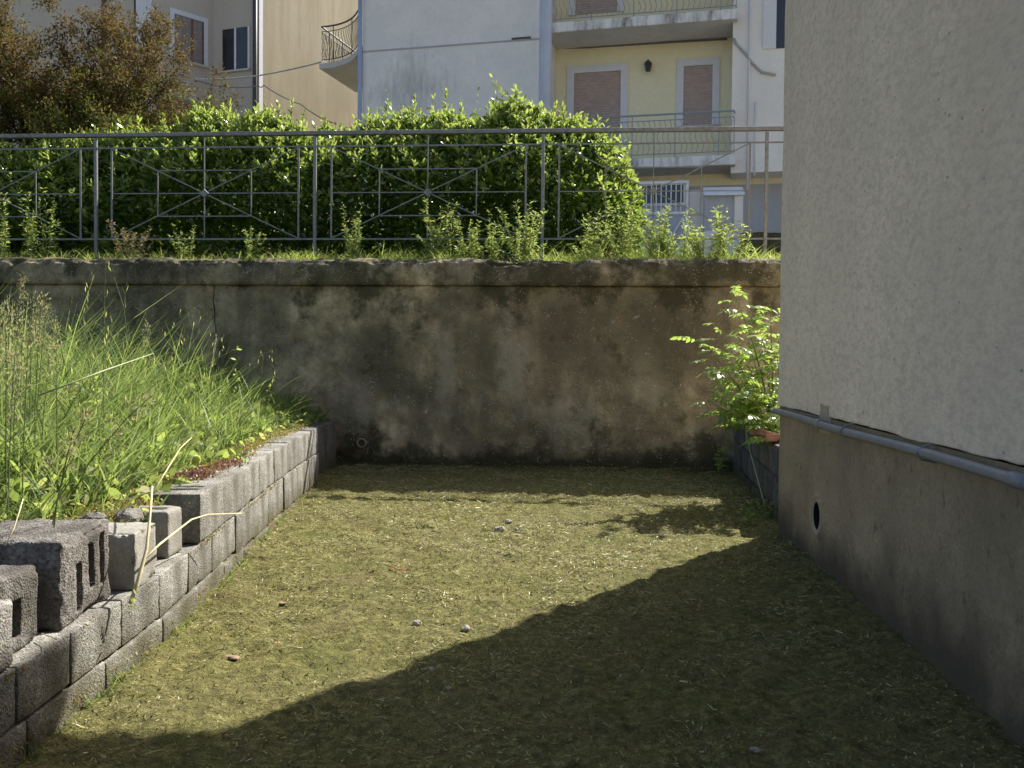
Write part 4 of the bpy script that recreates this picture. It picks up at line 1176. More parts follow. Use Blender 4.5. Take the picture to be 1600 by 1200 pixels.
    for i in range(4):
        a = leaf_args(np.zeros((1, 3)), np.array([[0, 0, 1.0]]), np.array([.10 + .01 * i]), np.array([.04 + .004 * i]), 0, rng)
        a = (a[0], a[1], a[2], a[3], np.array([[0, -.25 - .1 * i, 0]]), np.array([[1.0, 0, 0]]))
        V, Fq = strips(*a, LEAF); variants.append(mesh_np('leaf', V, Fq, M['laurel_new'] if i < 2 else M['laurel'], True))
    for i in range(220):
        u = rng.uniform(max(u0, -5.6), u1 - .1); w = rng.uniform(.45, .98) if i % 3 else rng.uniform(.15, .9)
        T = float(top(u)[0]); p = np.array([u, float(front(np.array([u]), np.array([w]))[0]) - .03, gz + w * (T - gz)])
        o = link(bpy.data.objects.new('leaf', variants[i % 4]), root); o.location = p
        o.rotation_euler = (rng.uniform(-.2, 1.3), rng.uniform(-.9, .9), rng.uniform(-1.2, 1.2))
build_hedge()

# ---------------------------------------------------------------- bronze-leaved tree at the left
def build_tree():
    rng = np.random.default_rng(21)
    V0 = 3.5
    base = WALL.w(WALL.U(130, V0, 250), V0, 0)
    root = thing('tree', 'multi-stemmed tree with small bronze and olive leaves rising behind the hedge at the left', 'tree', Matrix.Translation((base.x, base.y, upper_z(V0))))
    wood = MB(); twigP = []; twigD = []
    ends = []
    def grow(p, d, L, r, lvl):
        n = 5; pts = [p.copy()]; q = p.copy(); dd = d.copy()
        for i in range(n):
            dd = unit(dd + rng.normal(0, .10 + .03 * lvl, 3) + np.array([0, 0, .05])); q = q + dd * L / n; pts.append(q.copy())
            if lvl >= 3:
                for _ in range(1): twigP.append(q + rng.normal(0, .02, 3)); twigD.append(dd.copy())
        rs = list(np.linspace(r, r * .55, n + 1))
        (ends if lvl >= 2 else ends).append(lvl)
        wood.tube(pts, rs, 7 if lvl < 2 else (5 if lvl < 3 else 3), False)
        if lvl < 4:
            k = {0: 4, 1: 4, 2: 4, 3: 3}[lvl]
            for j in range(k):
                t = rng.uniform(.35, 1.0) if j else 1.0
                i0 = min(n, int(t * n)); pp = pts[i0]
                sp = .35 + .12 * lvl
                nd = unit(dd + rng.normal(0, sp, 3) + np.array([0, 0, .12]))
                grow(pp, nd, L * rng.uniform(.6, .82), max(.004, rs[i0] * rng.uniform(.5, .72)), lvl + 1)
    pxm = lambda px: WALL.w(WALL.U(px, V0, 250), V0, 0).x - base.x
    for (px, tx, L, r) in ((85, 60, 1.5, .12), (40, -30, 1.5, .11), (170, 195, 1.25, .085), (-60, -110, 1.6, .10), (95, 130, 1.6, .085), (180, 225, .95, .05)):
        p = np.array([pxm(px), rng.uniform(-.25, .25), -.1]); d = unit(np.array([(pxm(tx) - pxm(px)) * .9, rng.uniform(-.15, .15), 1.0]))
        grow(p, d, L, r, 0)
    o = wood.build('trunk', M['bark'], root, True)
    o['label'] = 'dark branching stems'
    TP = np.array(twigP); TD = np.array(twigD)
    def leaves(mask, per, name, mat):
        P = np.repeat(TP[mask], per, 0); D = np.repeat(TD[mask], per, 0); n = len(P)
        P = P + rng.normal(0, .05, (n, 3)); D = unit(D * .5 + rng.normal(0, .8, (n, 3)) + np.array([0, 0, .2]))
        L = rng.uniform(.026, .056, n)
        strip_obj(name, leaf_args(P, D, L, L * .45, .1, rng), mat, root, 'stuff', prof=(.2, 1.0, .1))
    hz = TP[:, 2] + rng.normal(0, .45, len(TP))
    leaves(hz > 2.2, 28, 'crown', M['bronze'])
    leaves(hz <= 2.2, 26, 'crown', M['olive'])
    return len(TP)
print('TWIGS', build_tree())

# ---------------------------------------------------------------- grass on the bank
def in_bank(n, rng):
    y = rng.uniform(1.6, 8.9, n * 3); x = rng.uniform(-6.0, -1.35, n * 3)
    wx = np.interp(y, [p[1] for p in BW], [p[0] for p in BW])
    k = (x < wx - .15) & (x > -.56 * y - .5)
    return np.stack([x[k], y[k], 0 * x[k]], -1)[:n], wx
def bank_height(P):
    x, y = P[:, 0], P[:, 1]
    wx = np.interp(y, [p[1] for p in BW], [p[0] for p in BW]); d = wx - x
    h = .16 + .42 * np.clip((d - .15) / 1.1, 0, 1) + .20 * np.clip((d - 1.0) / 2, 0, 1)
    h *= .85 + .3 * fbm(P, 1.6, 99, 3)
    # low sedum strip along the wall
    return np.where(d < .3, h * .6, h) * np.clip((y - 1.0) / 2.5, .55, 1)
def build_grass():
    rng = np.random.default_rng(31)
    root_mats = [('grass', 40000, M['grass'], 1.15, .0105), ('dry_grass', 7000, M['grass_dry'], .85, .0045)]
    for name, n, mat, hm, wd in root_mats:
        P, _ = in_bank(n, rng); n = len(P)
        wx = np.interp(P[:, 1], [p[1] for p in BW], [p[0] for p in BW])
        bare = (wx - P[:, 0] < .32) & (rng.uniform(size=n) < .62); P = P[~bare]; n = len(P)
        P[:, 2] = terrace_z(P) - .01
        h = bank_height(P) * hm * (rng.uniform(.35, 1.1, n) + .55 * (rng.uniform(size=n) < .14))
        az = rng.uniform(0, 2 * math.pi, n); lean = rng.uniform(.05, .45, n)
        D = unit(np.stack([np.cos(az) * lean, np.sin(az) * lean, np.ones(n)], -1))
        fl = np.where(rng.uniform(size=n) < .25, 2.0, 1.0); bd = rng.uniform(.1, .6, n) * fl; bend = np.stack([np.cos(az) * bd, np.sin(az) * bd, -rng.uniform(0, .4, n) * fl], -1)
        side = unit(np.cross(D, rand_unit(n, rng) + np.array([0, 0, .01]))); side[:, 2] *= .3; side = unit(side)
        W = rng.uniform(.6, 1.5, n) * wd
        o = strip_obj(name, (P, D, h, W, bend, side), mat, None, 'stuff', prof=BLADE)
        o['label'] = 'tall green grass filling the raised bank' if name == 'grass' else 'straw-coloured dead blades among the green grass of the bank'
    # broad-leaved herbs low in the grass
    n = 9000; P, _ = in_bank(n, rng); n = len(P)
    P[:, 2] = terrace_z(P) + bank_height(P) * rng.uniform(.1, .75, n)
    D = unit(rng.normal(0, 1, (n, 3)) + np.array([0, 0, .5])); L = rng.uniform(.03, .085, n)
    o = strip_obj('broad_leaves', leaf_args(P, D, L, L * .5, .3, rng), M['weed'], None, 'stuff'); o['label'] = 'small broad weed leaves mixed into the bank grass'
build_grass()

# ---------------------------------------------------------------- single grass stalks with seed heads
def cocksfoot(px, py, y, label, lean=0.0, size=1.0, dense=1.0):
    """stout stalk ending in lumpy one-sided seed clusters"""
    rng = np.random.default_rng(int(px * 7 + py))
    tip = at(px, py, y); zb = .40
    base = Vector((tip.x - lean, y + rng.uniform(-.06, .06), zb)); m = Matrix.Translation(base)
    root = thing('seed_grass', label, 'grass', m, 'grass stalks with seed heads on the bank')
    t = tip - base
    pts = [(0, 0, 0), (t.x * .3, t.y * .3, t.z * .45), (t.x * .7, t.y * .6, t.z * .8), (t.x, t.y, t.z)]
    MB().tube(pts, [.0028, .0024, .002, .0012], 5).build('stalk', M['stem_green'], root)
    P = []; D = []
    up = unit(np.array([t.x * .5, t.y * .4, t.z * .3])); T = np.array(t)
    for c in range(4):
        o = T - up * (.03 + .048 * c) * size; sd = unit(rng.normal(0, 1, 3) * np.array([1, 1, .2])); off = sd * (.004 + .010 * c) * size
        k = int((46 - 5 * c) * dense)
        q = rng.normal(0, 1, (k, 3)) * np.array([.011, .011, .017]) * size
        P.append(o + off + q); D.append(unit(q * 30 + up * 1.2 + sd * .4))
    P = np.concatenate(P); D = np.concatenate(D); n = len(P)
    L = rng.uniform(.008, .014, n) * size
    strip_obj('seed_head', leaf_args(P, D, L, L * .42, .1, rng), M['seedhead'], root, prof=(.4, 1.0, .1))
def brome(px, py, y, label, lean=0.0, h_branch=.22):
    """thin stalk with arching hair-fine branches and hanging spikelets"""
    rng = np.random.default_rng(int(px * 3 + py))
    tip = at(px, py, y); base = Vector((tip.x - lean, y, .42)); t = np.array(tip - base)
    root = thing('seed_grass', label, 'grass', Matrix.Translation(base), 'grass stalks with seed heads on the bank')
    MB().tube([(0, 0, 0), tuple(t * np.array([.25, .5, .5])), tuple(t * np.array([.6, .8, .85])), tuple(t)], [.002, .0018, .0013, .0008], 5).build('stalk', M['stem_green'], root)
    br = MB(); P = []; D = []
    for k in range(11):
        s = .52 + .48 * k / 11; p = t * np.array([.25 + .75 * (s - .5) * 2 * .9, s, s]); an = rng.uniform(0, 2 * math.pi); r = h_branch * (1.15 - s) * 1.6 * rng.uniform(.5, 1)
        e = p + np.array([math.cos(an) * r, math.sin(an) * r * .6, .05 - r * .15]); mid = (p + e) / 2 + np.array([0, 0, .05])
        br.tube([tuple(p), tuple(mid), tuple(e), tuple(e + np.array([0, 0, -.03]))], .0006, 3)
        for q in range(2):
            P.append(e + np.array([rng.uniform(-.01, .01), 0, -.02 - .02 * q])); D.append(unit(np.array([rng.normal(0, .15), rng.normal(0, .15), -1])))
    br.build('branchlets', M['stem_green'], root)
    P = np.array(P); D = np.array(D); n = len(P)
    L = rng.uniform(.022, .034, n)
    strip_obj('spikelets', leaf_args(P, D, L, L * .2, 0, rng), M['oat'], root, prof=(.3, 1.0, .1))
heads = [(14, 468, 3.6, .05, 1.25, 'stout seed head at the left edge, highest of the left cluster'), (8, 495, 3.3, .03, 1.2, 'pale seed head touching the left edge of the photo'), (30, 480, 3.7, .06, 1.1, 'seed head leaning right beside the leftmost one'),
         (52, 462, 3.9, .02, 1.0, 'upright seed head against the dark wall, second cluster from the left'), (66, 458, 3.9, .04, 1.0, 'tall narrow seed head right of its upright twin'), (74, 478, 4.0, .05, .9, 'seed head just below the two tallest upright ones'),
         (86, 497, 4.1, .05, 1.0, 'small seed head at the right of the left clusters'), (88, 525, 3.8, -.02, 1.2, 'drooping buff seed head below the left clusters'), (45, 522, 3.4, .04, 1.2, 'seed head low among the left cluster stems'), (25, 540, 3.2, .02, 1.2, 'low seed head near the left edge'),
         (230, 505, 7.0, 0, 1.2, 'slim green seed head standing alone before the wall'), (140, 640, 3.0, .12, 1.1, 'pale seed head bent low over the near grass'), (240, 616, 3.6, .35, 1.35, 'thick brown seed head lying level above the grass'), (116, 668, 2.9, .1, .8, 'small pale seed head low in the near grass')]
for (x, y, d, ln, sz, lb) in heads: cocksfoot(x, y, d, lb, ln, sz)
for (x, y, d, ln, lb) in ((166, 400, 4.6, .02, 'tallest drooping brome stalk rising past the coping'), (178, 432, 4.8, -.12, 'brome stalk leaning left beside the tallest one'), (120, 490, 4.4, -.12, 'arching brome stalk right of the left seed heads'),
                         (290, 478, 6.0, -.1, 'fine brome stalk above the middle of the bank'), (275, 500, 6.0, .1, 'short brome stalk beside the wall crack'), (415, 540, 7.2, .05, 'brome stalk near the far end of the bank'), (340, 512, 6.6, .05, 'thin brome stalk in front of the wall crack')):
    brome(x, y, d, lb, ln)
def blade_thing(pts, r, mat, name, label, cat):
    tag(MB().tube(pts, r, 5).build(name, mat, None, True), label, cat)
blade_thing([at(60, 618, 3.2), at(160, 580, 3.5), at(240, 552, 3.9)], [.0035, .003, .001], M['stem_pale'], 'fallen_stalk', 'long straight pale stalk slanting across the grass at the left', 'stalk')

# leafy pale-lit plants at the far end of the bank
def leafy_plant(pos, h, n_stem, n_leaf, leafL, label, cat='weed', mat='weed', group=None, spread=.12, name='leafy_weed', flowers=0, narrow=.28, dens_top=1.0):
    rng = np.random.default_rng(int(abs(pos[0] * 977 + pos[1] * 131 + h * 17)) % 100000)
    root = thing(name, label, cat, Matrix.Translation(pos), group)
    P = []; D = []; tips = []
    st = MB()
    for i in range(n_stem):
        an = rng.uniform(0, 2 * math.pi); sp = spread * rng.uniform(.2, 1.0); hh = h * rng.uniform(.35, 1.0)
        b = np.array([math.cos(an) * sp * .25, math.sin(an) * sp * .25, -.02]); e = np.array([math.cos(an) * sp, math.sin(an) * sp, hh])
        m = (b + e) / 2 + np.array([math.cos(an), math.sin(an), 0]) * sp * -.12
        st.tube([b, m, e], [.003, .0024, .0012], 4); tips.append(e)
        k = n_leaf
        t = rng.uniform(.12, 1.0, k) ** dens_top
        q = b * ((1 - t) ** 2)[:, None] + m * (2 * t * (1 - t))[:, None] + e * (t ** 2)[:, None]
        P.append(q); a2 = rng.uniform(0, 2 * math.pi, k)
        D.append(unit(np.stack([np.cos(a2), np.sin(a2), .6 + rng.normal(0, .35, k)], -1)))
    st.build('stem', M['stem_green'], root)
    P = np.concatenate(P); D = np.concatenate(D); L = rng.uniform(.5, 1.1, len(P)) * leafL
    strip_obj('leaves', leaf_args(P, D, L, L * narrow, .25, rng), M[mat], root)
    for k in range(flowers):
        e = tips[k % len(tips)]; n = 10; a = np.arange(n) * 2 * math.pi / n
        Dd = unit(np.stack([np.cos(a), np.sin(a), 0 * a + .35], -1)); PP = np.repeat(e[None], n, 0)
        strip_obj('flower', leaf_args(PP, Dd, np.full(n, .016), np.full(n, .008), .1, rng), M['petal'], root)
    return root
for (x, y, yy, h, lb) in ((365, 520, 7.4, .62, 'leafy pale green plant standing tallest before the wall at the bank end'), (420, 575, 7.9, .42, 'small leafy plant at the far corner of the bank'), (330, 600, 7.0, .40, 'broad-leaved plant amid the far bank grass'),
                          (140, 520, 5.6, .62, 'leafy stalk right of the seed heads at the left'), (120, 560, 5.0, .55, 'branching weed low beside the seed heads')):
    p = at(x, y, yy); leafy_plant((p.x, yy, .42), max(.2, p.z - .42), 3, 16, .06, lb, narrow=.32, spread=.08)
p = at(480, 640, 8.0)
leafy_plant((p.x - .08, 7.75, .44), .12, 8, 7, .07, 'spiky low weed overhanging the far end of the block wall', spread=.16, narrow=.2)

# ---------------------------------------------------------------- sedum mats on the wall top
def sedum(name, label, pts, n, mat, spread, hgt):
    rng = np.random.default_rng(n)
    C = np.array(pts); P = C[rng.integers(0, len(C), n)] + np.stack([rng.normal(0, spread[0], n), rng.normal(0, spread[1], n), np.abs(rng.normal(0, hgt, n))], -1)
    P[:, 0] = np.minimum(P[:, 0], np.interp(P[:, 1], [p[1] for p in BW], [p[0] for p in BW]) - .02)
    D = unit(rng.normal(0, .8, (n, 3)) + np.array([0, 0, .9])); L = rng.uniform(.008, .018, n)
    o = strip_obj(name, leaf_args(P, D, L, L * .6, .1, rng), mat, None, prof=(.5, 1.0, .4))
    return o
wt = .455
o = sedum('stonecrop', '', [(wall_x(4.55) - .14, 4.52, wt), (wall_x(4.5) - .18, 4.42, wt)], 800, M['sedum_red'], (.035, .06), .016); tag(o, 'dark red stonecrop cushion on the wall top behind the slotted block', kind='stuff')
o = sedum('stonecrop', '', [(wall_x(4.85) - .13, 4.85, wt), (wall_x(4.95) - .10, 5.0, wt)], 420, M['sedum_red'], (.03, .08), .010); tag(o, 'smaller reddish stonecrop patch farther along the wall top', kind='stuff')
pts = [(wall_x(y) - .19, y, .445) for y in np.arange(4.4, 7.6, .15)]
o = sedum('stonecrop', '', pts, 5200, M['sedum_green'], (.05, .09), .012); tag(o, 'yellow-green and rusty stonecrop creeping along the top of the block wall', kind='stuff')
pts = [(-1.55, y, .40) for y in np.arange(3.2, 4.1, .12)]
o = sedum('stonecrop', '', pts, 2200, M['sedum_green'], (.07, .08), .03); tag(o, 'yellowish stonecrop behind the loose pale blocks', kind='stuff')
leafy_plant((wall_x(5.15) - .09, 5.15, .45), .07, 5, 3, .05, 'bright green seedling on the wall top beside the red stonecrop', spread=.05, mat='sapling', narrow=.5)

# ---------------------------------------------------------------- dry forked stalk over the blocks
def build_dry_stalk():
    root = thing('dry_stalk', 'pale dry forked plant stalk draped over the loose blocks', 'stalk')
    A = lambda x, y, d: at(x, y, d)
    MB().tube([A(238, 760, 3.30), A(234, 810, 3.20), A(229, 859, 3.10), A(215, 910, 3.04), A(203, 943, 3.0)], [.0035, .0045, .0055, .007, .006], 7).build('stem', M['stem_dry'], root, True)
    MB().tube([A(226, 873, 3.09), A(250, 850, 3.25), A(299, 812, 3.6), A(325, 804, 3.8), A(378, 802, 4.1)], [.004, .004, .0035, .003, .002], 6).build('branch', M['stem_dry'], root, True)
    MB().tube([A(240, 768, 3.3), A(262, 732, 3.5), A(282, 700, 3.7), A(299, 684, 3.8)], [.003, .003, .0025, .0015], 6).build('branch', M['stem_dry'], root, True)
    MB().tube([A(182, 785, 3.35), A(205, 778, 3.3), A(236, 768, 3.3)], [.002, .003, .003], 6).build('branch', M['stem_dry'], root, True)
    MB().tube([A(160, 800, 3.35), A(190, 797, 3.3), A(222, 781, 3.28)], [.002, .003, .003], 6).build('branch', M['stem_dry'], root, True)
    rng = np.random.default_rng(3); p = np.array(A(209, 945, 2.99)); n = 14
    P = p + rng.normal(0, 1, (n, 3)) * np.array([.008, .008, .025]); D = unit(rng.normal(0, .6, (n, 3)) + np.array([0, 0, -.6])); L = rng.uniform(.012, .025, n)
    strip_obj('leaves', leaf_args(P, D, L, L * .4, .2, rng), M['weed'], root)
build_dry_stalk()
blade_thing([at(8, 853, 2.65), at(22, 825, 2.7), at(30, 800, 2.75), at(36, 780, 2.8)], .0018, M['stem_dry'], 'dry_straw', 'thin dry straw curving over the dark left block', 'straw')
blade_thing([at(262, 985, 2.62) if False else at(65, 990, 2.62), at(80, 995, 2.58), at(88, 999, 2.54)], .0015, M['stem_dry'], 'dry_straw', 'short dry straw poking out below the tall dark block', 'straw')
# moss in joints and grass at the wall foot
def build_joint_moss():
    rng = np.random.default_rng(77); n = 2600
    y = rng.uniform(2.0, 7.5, n); z = np.where(rng.uniform(size=n) < .45, .24, .04) + rng.normal(0, .006, n)
    clump = fbm(np.stack([y, z * 20, 0 * y], -1), 3.0, 5, 2) > .05
    y, z = y[clump], z[clump]; n = len(y)
    P = np.stack([np.interp(y, [p[1] for p in BW], [p[0] for p in BW]) + rng.uniform(-.008, .004, n), y, z], -1)
    D = unit(np.stack([1 + rng.normal(0, .4, n), rng.normal(0, .7, n), rng.normal(0, .5, n)], -1)); L = rng.uniform(.006, .013, n)
    o = strip_obj('moss', leaf_args(P, D, L, L * .5, .2, rng), M['sedum_green'], None, 'stuff', prof=(.6, 1, .4)); o['label'] = 'moss tufts in the joints of the block wall'
build_joint_moss()

# ---------------------------------------------------------------- clippings on the yard floor
def build_clippings():
    rng = np.random.default_rng(41)
    n = 100000
    y = 2.0 + (rng.uniform(0, 1, n) ** .8) * 6.8; x = rng.uniform(-1.6, 2.1, n)
    hx = 1.6 + (y - 5.73) * .0647
    wx = np.interp(y, [p[1] for p in BW], [p[0] for p in BW])
    k = (x > wx + .01) & (x < np.where(y < 5.8, hx - .01, 1.7 + (y - 5.95) * .13))
    cl = fbm(np.stack([x, y, 0 * x], -1), 3.5, 8, 3)
    k &= rng.uniform(size=n) < np.clip(.55 + cl * 1.6, .08, 1)
    P = np.stack([x[k], y[k], 0 * x[k]], -1); n = len(P)
    P[:, 2] = ground_height(P) + rng.uniform(.0, .014, n)
    az = rng.uniform(0, 2 * math.pi, n); D = unit(np.stack([np.cos(az), np.sin(az), rng.normal(.05, .28, n)], -1))
    L = (rng.gamma(1.4, .0085, n) + .008) * np.clip(P[:, 1] / 4.5, .6, 1.1); W = rng.uniform(.0016, .0048, n)
    bend = np.stack([rng.normal(0, .25, n), rng.normal(0, .25, n), -rng.uniform(0, .25, n)], -1)
    side = unit(np.cross(D, np.array([0, 0, 1.0]) + rng.normal(0, .5, (n, 3))))
    o = strip_obj('grass_clippings', (P, D, L, W, bend, side), M['clipping'], None, 'stuff', prof=(.7, 1, .4)); o['label'] = 'pale grass clippings scattered over the yard floor'
    # short moss tufts that roughen the floor
    n = 60000
    y = 2.0 + rng.uniform(0, 1, n) ** .8 * 6.6; x = rng.uniform(-1.55, 1.6, n)
    wx = np.interp(y, [p[1] for p in BW], [p[0] for p in BW]); k = (x > wx + .01) & (x < 1.55 + (y - 5.73) * .0647)
    P = np.stack([x[k], y[k], 0 * x[k]], -1); n = len(P); P[:, 2] = ground_height(P) - .003
    D = unit(rng.normal(0, .75, (n, 3)) + np.array([0, 0, .8])); L = rng.uniform(.007, .022, n)
    o = strip_obj('moss_tufts', leaf_args(P, D, L, L * .22, .3, rng), M['moss_tuft'], None, 'stuff', prof=(.7, 1, .3)); o['label'] = 'short olive moss and cut stubble of the yard floor'
M['moss_tuft'] = leaf_mat('moss_tuft', (.06, .064, .02), (.21, .20, .065), (.26, .26, .08), .7, .3, .15, (.30, .26, .12))
build_clippings()
def build_foot_grass():
    rng = np.random.default_rng(141); C = [(y, h) for y, h in ((2.45, .05), (2.9, .07), (3.1, .04), (3.6, .05), (4.3, .05), (4.7, .06), (5.3, .05), (5.9, .04), (6.8, .05), (7.4, .06))]
    P = []; H = []
    for y, h in C:
        n = 45; yy = y + rng.normal(0, .09, n); P.append(np.stack([np.interp(yy, [p[1] for p in BW], [p[0] for p in BW]) + np.abs(rng.normal(.012, .018, n)), yy, 0 * yy], -1)); H.append(np.full(n, h))
    P = np.concatenate(P); H = np.concatenate(H); n = len(P); P[:, 2] = ground_height(P) - .005
    az = rng.uniform(0, 6.28, n); D = unit(np.stack([np.cos(az) * .5 + .2, np.sin(az) * .5, np.ones(n)], -1)); L = H * rng.uniform(.5, 1.4, n)
    bend = np.stack([np.cos(az) * .3, np.sin(az) * .3, -rng.uniform(.1, .5, n)], -1); side = unit(np.cross(D, rand_unit(n, rng)))
    o = strip_obj('grass', (P, D, L, rng.uniform(.002, .005, n), bend, side), M['grass'], None, 'stuff', prof=BLADE); o['label'] = 'short grass tufts at the foot of the block wall'
build_foot_grass()
# stones, leaves and a red string on the floor
for i, (x, y, r, lb) in enumerate(((780, 828, .045, 'pale rough stone lying alone in the far sunlit grass'), (652, 969, .028, 'small pale stone near the middle of the sunlit floor'), (728, 980, .026, 'small buff stone close to the shadow edge'), (675, 1043, .014, 'tiny white pebble on the shadow edge'),
                                   (795, 816, .03, 'second lump just behind the pale stone'), (700, 1075, .014, 'white pebble in the shade left of the centre'), (806, 825, .02, 'little stone right of the pale stone'), (1180, 1165, .02, 'pale chip in the deep shade at the bottom right'))):
    p = on_z(x, y, .01); r *= .62; rock('pebble', (p.x, p.y, float(ground_height(np.array([[p.x, p.y, 0]]))[0]) + r * .35), r, M['stone'], 20 + i, lb, 'stone', 'stones on the yard floor')
for i, (x, y, L, lb) in enumerate(((360, 1021, .06, 'pale brick chip near the block wall'), (430, 998, .07, 'reddish brick chip right of the pale one'), (440, 940, .045, 'flat brown chip before the block wall'), (458, 888, .05, 'small tan chip farther back by the block wall'),
                                   (705, 809, .06, 'flat brown chip in the far middle of the floor'), (1040, 747, .08, 'dull red tile shard in the wall shadow'), (1080, 760, .06, 'smaller red tile shard in the wall shadow'))):
    p = on_z(x, y, .01)
    o = block_obj('brick_chip', -L / 2, L / 2, -L * .3, L * .3, 0, .011, M['brick'] if i in (1, 5, 6) else M['dry_leaf'], seed=400 + i, r=.005, step=.008, chip=.012)
    o.location = (p.x, p.y, float(ground_height(np.array([[p.x, p.y, 0]]))[0]) - .004); o.rotation_euler = (.05, .04, i * 1.1); tag(o, lb, 'chip', 'chips on the yard floor')
pts = [on_z(x, y, .018) for x, y in ((606, 884), (615, 887), (622, 890), (628, 889), (636, 892))]
tag(MB().tube(pts, .0022, 5).build('red_string', M['red_string'], None, True), 'short piece of red string on the sunlit floor', 'string')

# ---------------------------------------------------------------- sapling by the house corner
def build_sapling():
    rng = np.random.default_rng(61)
    B = Vector((1.93, 7.05, .40))
    root = thing('sapling', 'sunlit sapling with paired leaflets growing by the house corner', 'sapling', Matrix.Translation(B))
    # compound leaf variants
    var = []
    for i in range(5):
        k = 4 + (i % 2); P = []; D = []; L = []
        for j in range(k):
            s = .05 + .13 * (j + .4) / k
            for sg in (-1, 1):
                P.append((0, s, -.25 * s * s * 4)); D.append((sg * .9, .55, -.12 + rng.normal(0, .15))); L.append(.058 * (1 - .25 * abs(j / k - .45)) * rng.uniform(.85, 1.1))
        P.append((0, .18, -.035)); D.append((0, 1, -.3)); L.append(.06)
        P = np.array(P, float); D = unit(np.array(D, float)); L = np.array(L)
        side = unit(np.cross(D, np.array([0, 0, 1.0]) + rng.normal(0, .25, (len(P), 3))))
        bend = np.zeros_like(P); bend[:, 2] = -.3
        V, Fq = strips(P, D, L, L * .5, bend, side, LEAF)
        r = np.array([(0.0008, 0, 0), (-.0008, 0, 0), (-.0006, .1, -.012), (.0006, .1, -.012), (.0004, .185, -.036), (-.0004, .185, -.036)])
        n0 = len(V); V = np.concatenate([V, r]); Fq = np.concatenate([Fq, np.array([[0, 1, 2, 3], [3, 2, 5, 4]]) + n0])
        var.append(mesh_np('leaf', V, Fq, M['sapling'], True))
    tgts = [(1140, 446, 7.0), (1203, 470, 6.9), (1092, 528, 6.9), (1104, 626, 6.8), (1115, 500, 7.2), (1165, 520, 6.7), (1215, 560, 6.6), (1112, 570, 6.6), (1150, 580, 6.5), (1195, 610, 6.4), (1210, 520, 7.2), (1130, 620, 6.6), (1170, 470, 7.2), (1180, 650, 6.3), (1208, 680, 6.2)]
    leaves = 0
    for i, (x, y, d) in enumerate(tgts):
        T = np.array(at(x, y, d) - B)
        mid = T * np.array([.35, .45, .55]) + rng.normal(0, .04, 3)
        pts = []
        for t in np.linspace(0, 1, 8): pts.append(2 * t * (1 - t) * mid + t * t * T)
        MB().tube(pts, list(np.linspace(.010 if i < 4 else .007, .002, 8)), 5).build('stem', M['stem_green'], root)
        n = 19 if i < 4 else 16
        for k in range(n):
            t = .34 + .66 * (k + rng.uniform(-.2, .2)) / n; t = min(t, 1.0)
            p = 2 * t * (1 - t) * mid + t * t * T
            if p[2] + B.z < .46: continue
            o = link(bpy.data.objects.new('leaf', var[int(rng.integers(5))]), root); o.location = p
            an = k * 2.4 + i
            o.rotation_euler = (rng.normal(.12, .22), rng.normal(0, .25), an); s = rng.uniform(.95, 1.4) * (1.0 - .3 * t); o.scale = (s, s, s); leaves += 1
    # bare lower stems reaching down over the side wall
    MB().tube([tuple(at(x, y, d) - B) for x, y, d in ((1164, 670, 6.85), (1172, 705, 6.7), (1184, 750, 6.45), (1196, 792, 6.2))], [.003, .004, .004, .003], 6).build('stem', M['stem_pale'], root)
    return leaves
print('LEAVES', build_sapling())
for (x, y, yy, h, lb) in ((1125, 700, 7.9, .30, 'shaded green weed low in the corner left of the sapling'), (1165, 800, 6.2, .16, 'small weed at the foot of the side wall'), (1190, 790, 5.95, .2, 'thin weed where the side wall meets the house')):
    p = on_z(x, y + 20, .0) if y > 750 else at(x, y, yy)
    leafy_plant((p.x, p.y, .0 if y > 750 else max(0, p.z - h * .6)), h, 5, 10, .05, lb, spread=.12, narrow=.35)

# ---------------------------------------------------------------- weeds along the top of the retaining wall
def verge_pos(px, v, py=390):
    p = WALL.w(WALL.U(px, v, py), v, 0); return (p.x, p.y, upper_z(v) - .01)
WG = 'weeds on the verge above the old wall'
weeds = [(550, 318, .75, 7, 40, .035, 'bushy upright weed beside the second railing post'), (690, 318, .8, 10, 42, .04, 'tall feathery weed under the middle panel centre'), (730, 345, .6, 9, 40, .04, 'weed clump right of the middle panel centre'), (770, 330, .9, 8, 36, .04, 'slender weed between the clumps of the middle panel'),
         (818, 322, .7, 12, 46, .04, 'wide bushy weed left of the third railing post'), (930, 330, .7, 9, 40, .04, 'weed clump at the lower left of the right panel'), (975, 318, .8, 11, 44, .04, 'dense weed before the hedge end'), (1030, 320, .75, 12, 44, .045, 'tall bright weed in front of the gate'), (1060, 330, .6, 8, 40, .045, 'leafy weed in front of the white gate pillar'),
         (1128, 320, .9, 7, 40, .045, 'upright weed before the meter cabinet'), (1100, 352, .5, 9, 36, .045, 'low weed below the white cabinet'), (45, 290, .6, 6, 34, .04, 'tall thin weed at the far left of the verge'), (72, 300, .8, 5, 30, .04, 'thin forked weed behind the leftmost bars'), (8, 300, .9, 5, 30, .04, 'weed at the left edge behind the railing'),
         (205, 340, .6, 9, 34, .03, 'dry buff weed tuft right of the first railing post'), (290, 352, .6, 6, 30, .03, 'small weed under the left panel centre'), (395, 355, .6, 6, 34, .035, 'low weed with a yellow flower at the left panel end'), (1165, 345, .7, 7, 30, .04, 'straggly weed left of the last railing post')]
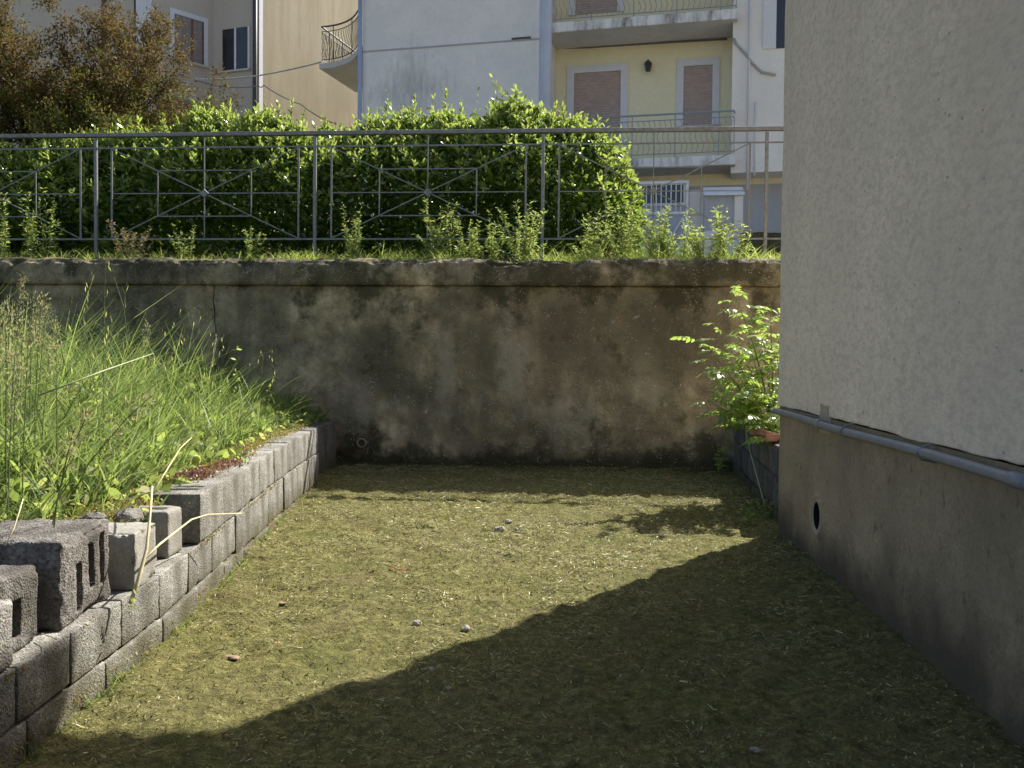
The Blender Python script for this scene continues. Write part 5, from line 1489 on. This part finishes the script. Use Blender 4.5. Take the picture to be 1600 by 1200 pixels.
for i, (x, y, v, ns, nl, lf, lb) in enumerate(weeds):
    v = .40 + .3 * (v - .5); b = verge_pos(x, v); z = WALL.Z(x, y, v)
    leafy_plant(b, max(.2, (z - b[2]) * 1.05), int(ns * 1.9), int(nl * 1.3), lf * 1.3, lb, group=WG, spread=.26 if ns > 7 else .16, name='verge_weed', narrow=.2, flowers=1 if i in (10, 16, 17) else 0,
                mat='grass_dry' if 'dry' in lb else 'weed', dens_top=.8)
def build_verge_grass():
    rng = np.random.default_rng(91)
    tufts = [(448, 385, .1), (470, 388, .12), (610, 388, .12), (625, 385, .14), (640, 388, .1), (300, 386, .08), (340, 388, .08), (20, 380, .12), (60, 380, .12), (120, 385, .1), (250, 385, .1), (860, 385, .14), (1170, 395, .14), (1140, 395, .14), (1215, 400, .1), (1090, 395, .16), (700, 385, .12), (560, 388, .1), (900, 390, .14), (1010, 392, .14)]
    P = []; H = []
    for (x, y, h) in tufts:
        v = rng.uniform(.25, .45); b = verge_pos(x, v); n = 110
        q = np.array(b) + rng.normal(0, 1, (n, 3)) * np.array([.11, .08, 0]); P.append(q); H.append(np.full(n, h * 1.6))
    # thin cover everywhere
    n = 7500; u = rng.uniform(-6.5, 3.6, n); v = rng.uniform(.12, 1.5, n)
    c = fbm(np.stack([u, v, 0 * u], -1), 1.2, 12, 3); k = c > -.15; u, v = u[k], v[k]; n = len(u)
    q = np.array([WALL.w(a, b, (upper_z(b) if b > .33 else 1.93) - .015) for a, b in zip(u, v)]); P.append(q); H.append(np.full(n, .13) * (1 + c[k]))
    P = np.concatenate(P); H = np.concatenate(H); n = len(P)
    az = rng.uniform(0, 2 * math.pi, n); ln = rng.uniform(.1, .7, n)
    D = unit(np.stack([np.cos(az) * ln, np.sin(az) * ln, np.ones(n)], -1)); L = H * rng.uniform(.6, 1.4, n)
    bend = np.stack([np.cos(az) * .4, np.sin(az) * .4, -rng.uniform(.1, .6, n)], -1); side = unit(np.cross(D, rand_unit(n, rng))); side[:, 2] *= .3; side = unit(side)
    o = strip_obj('grass', (P, D, L, rng.uniform(.003, .008, n), bend, side), M['verge_grass'], None, 'stuff', prof=BLADE); o['label'] = 'short bright grass along the top of the old wall'
    n = 2600; u = rng.uniform(-6.5, 3.6, n); v = rng.uniform(.2, 1.3, n)
    P = np.array([WALL.w(a, b, upper_z(b) - .01) for a, b in zip(u, v)])
    az = rng.uniform(0, 2 * math.pi, n); D = unit(np.stack([np.cos(az) * .6, np.sin(az) * .6, np.ones(n)], -1)); L = rng.uniform(.08, .26, n)
    bend = np.stack([np.cos(az) * .3, np.sin(az) * .3, -rng.uniform(.1, .6, n)], -1); side = unit(np.cross(D, rand_unit(n, rng)))
    o = strip_obj('dry_grass', (P, D, L, rng.uniform(.002, .004, n), bend, side), M['grass_dry'], None, 'stuff', prof=BLADE); o['label'] = 'dry straw-coloured grass along the top of the old wall'
build_verge_grass()
# dangling dry seed head over the coping at the left, and two dry heads on the railing's right panel
for (x, y, d, lb, ln) in ((38, 428, 4.0, 'dry brown seed head hanging before the coping at the left', .03),):
    cocksfoot(x, y, d, lb, ln, .7)
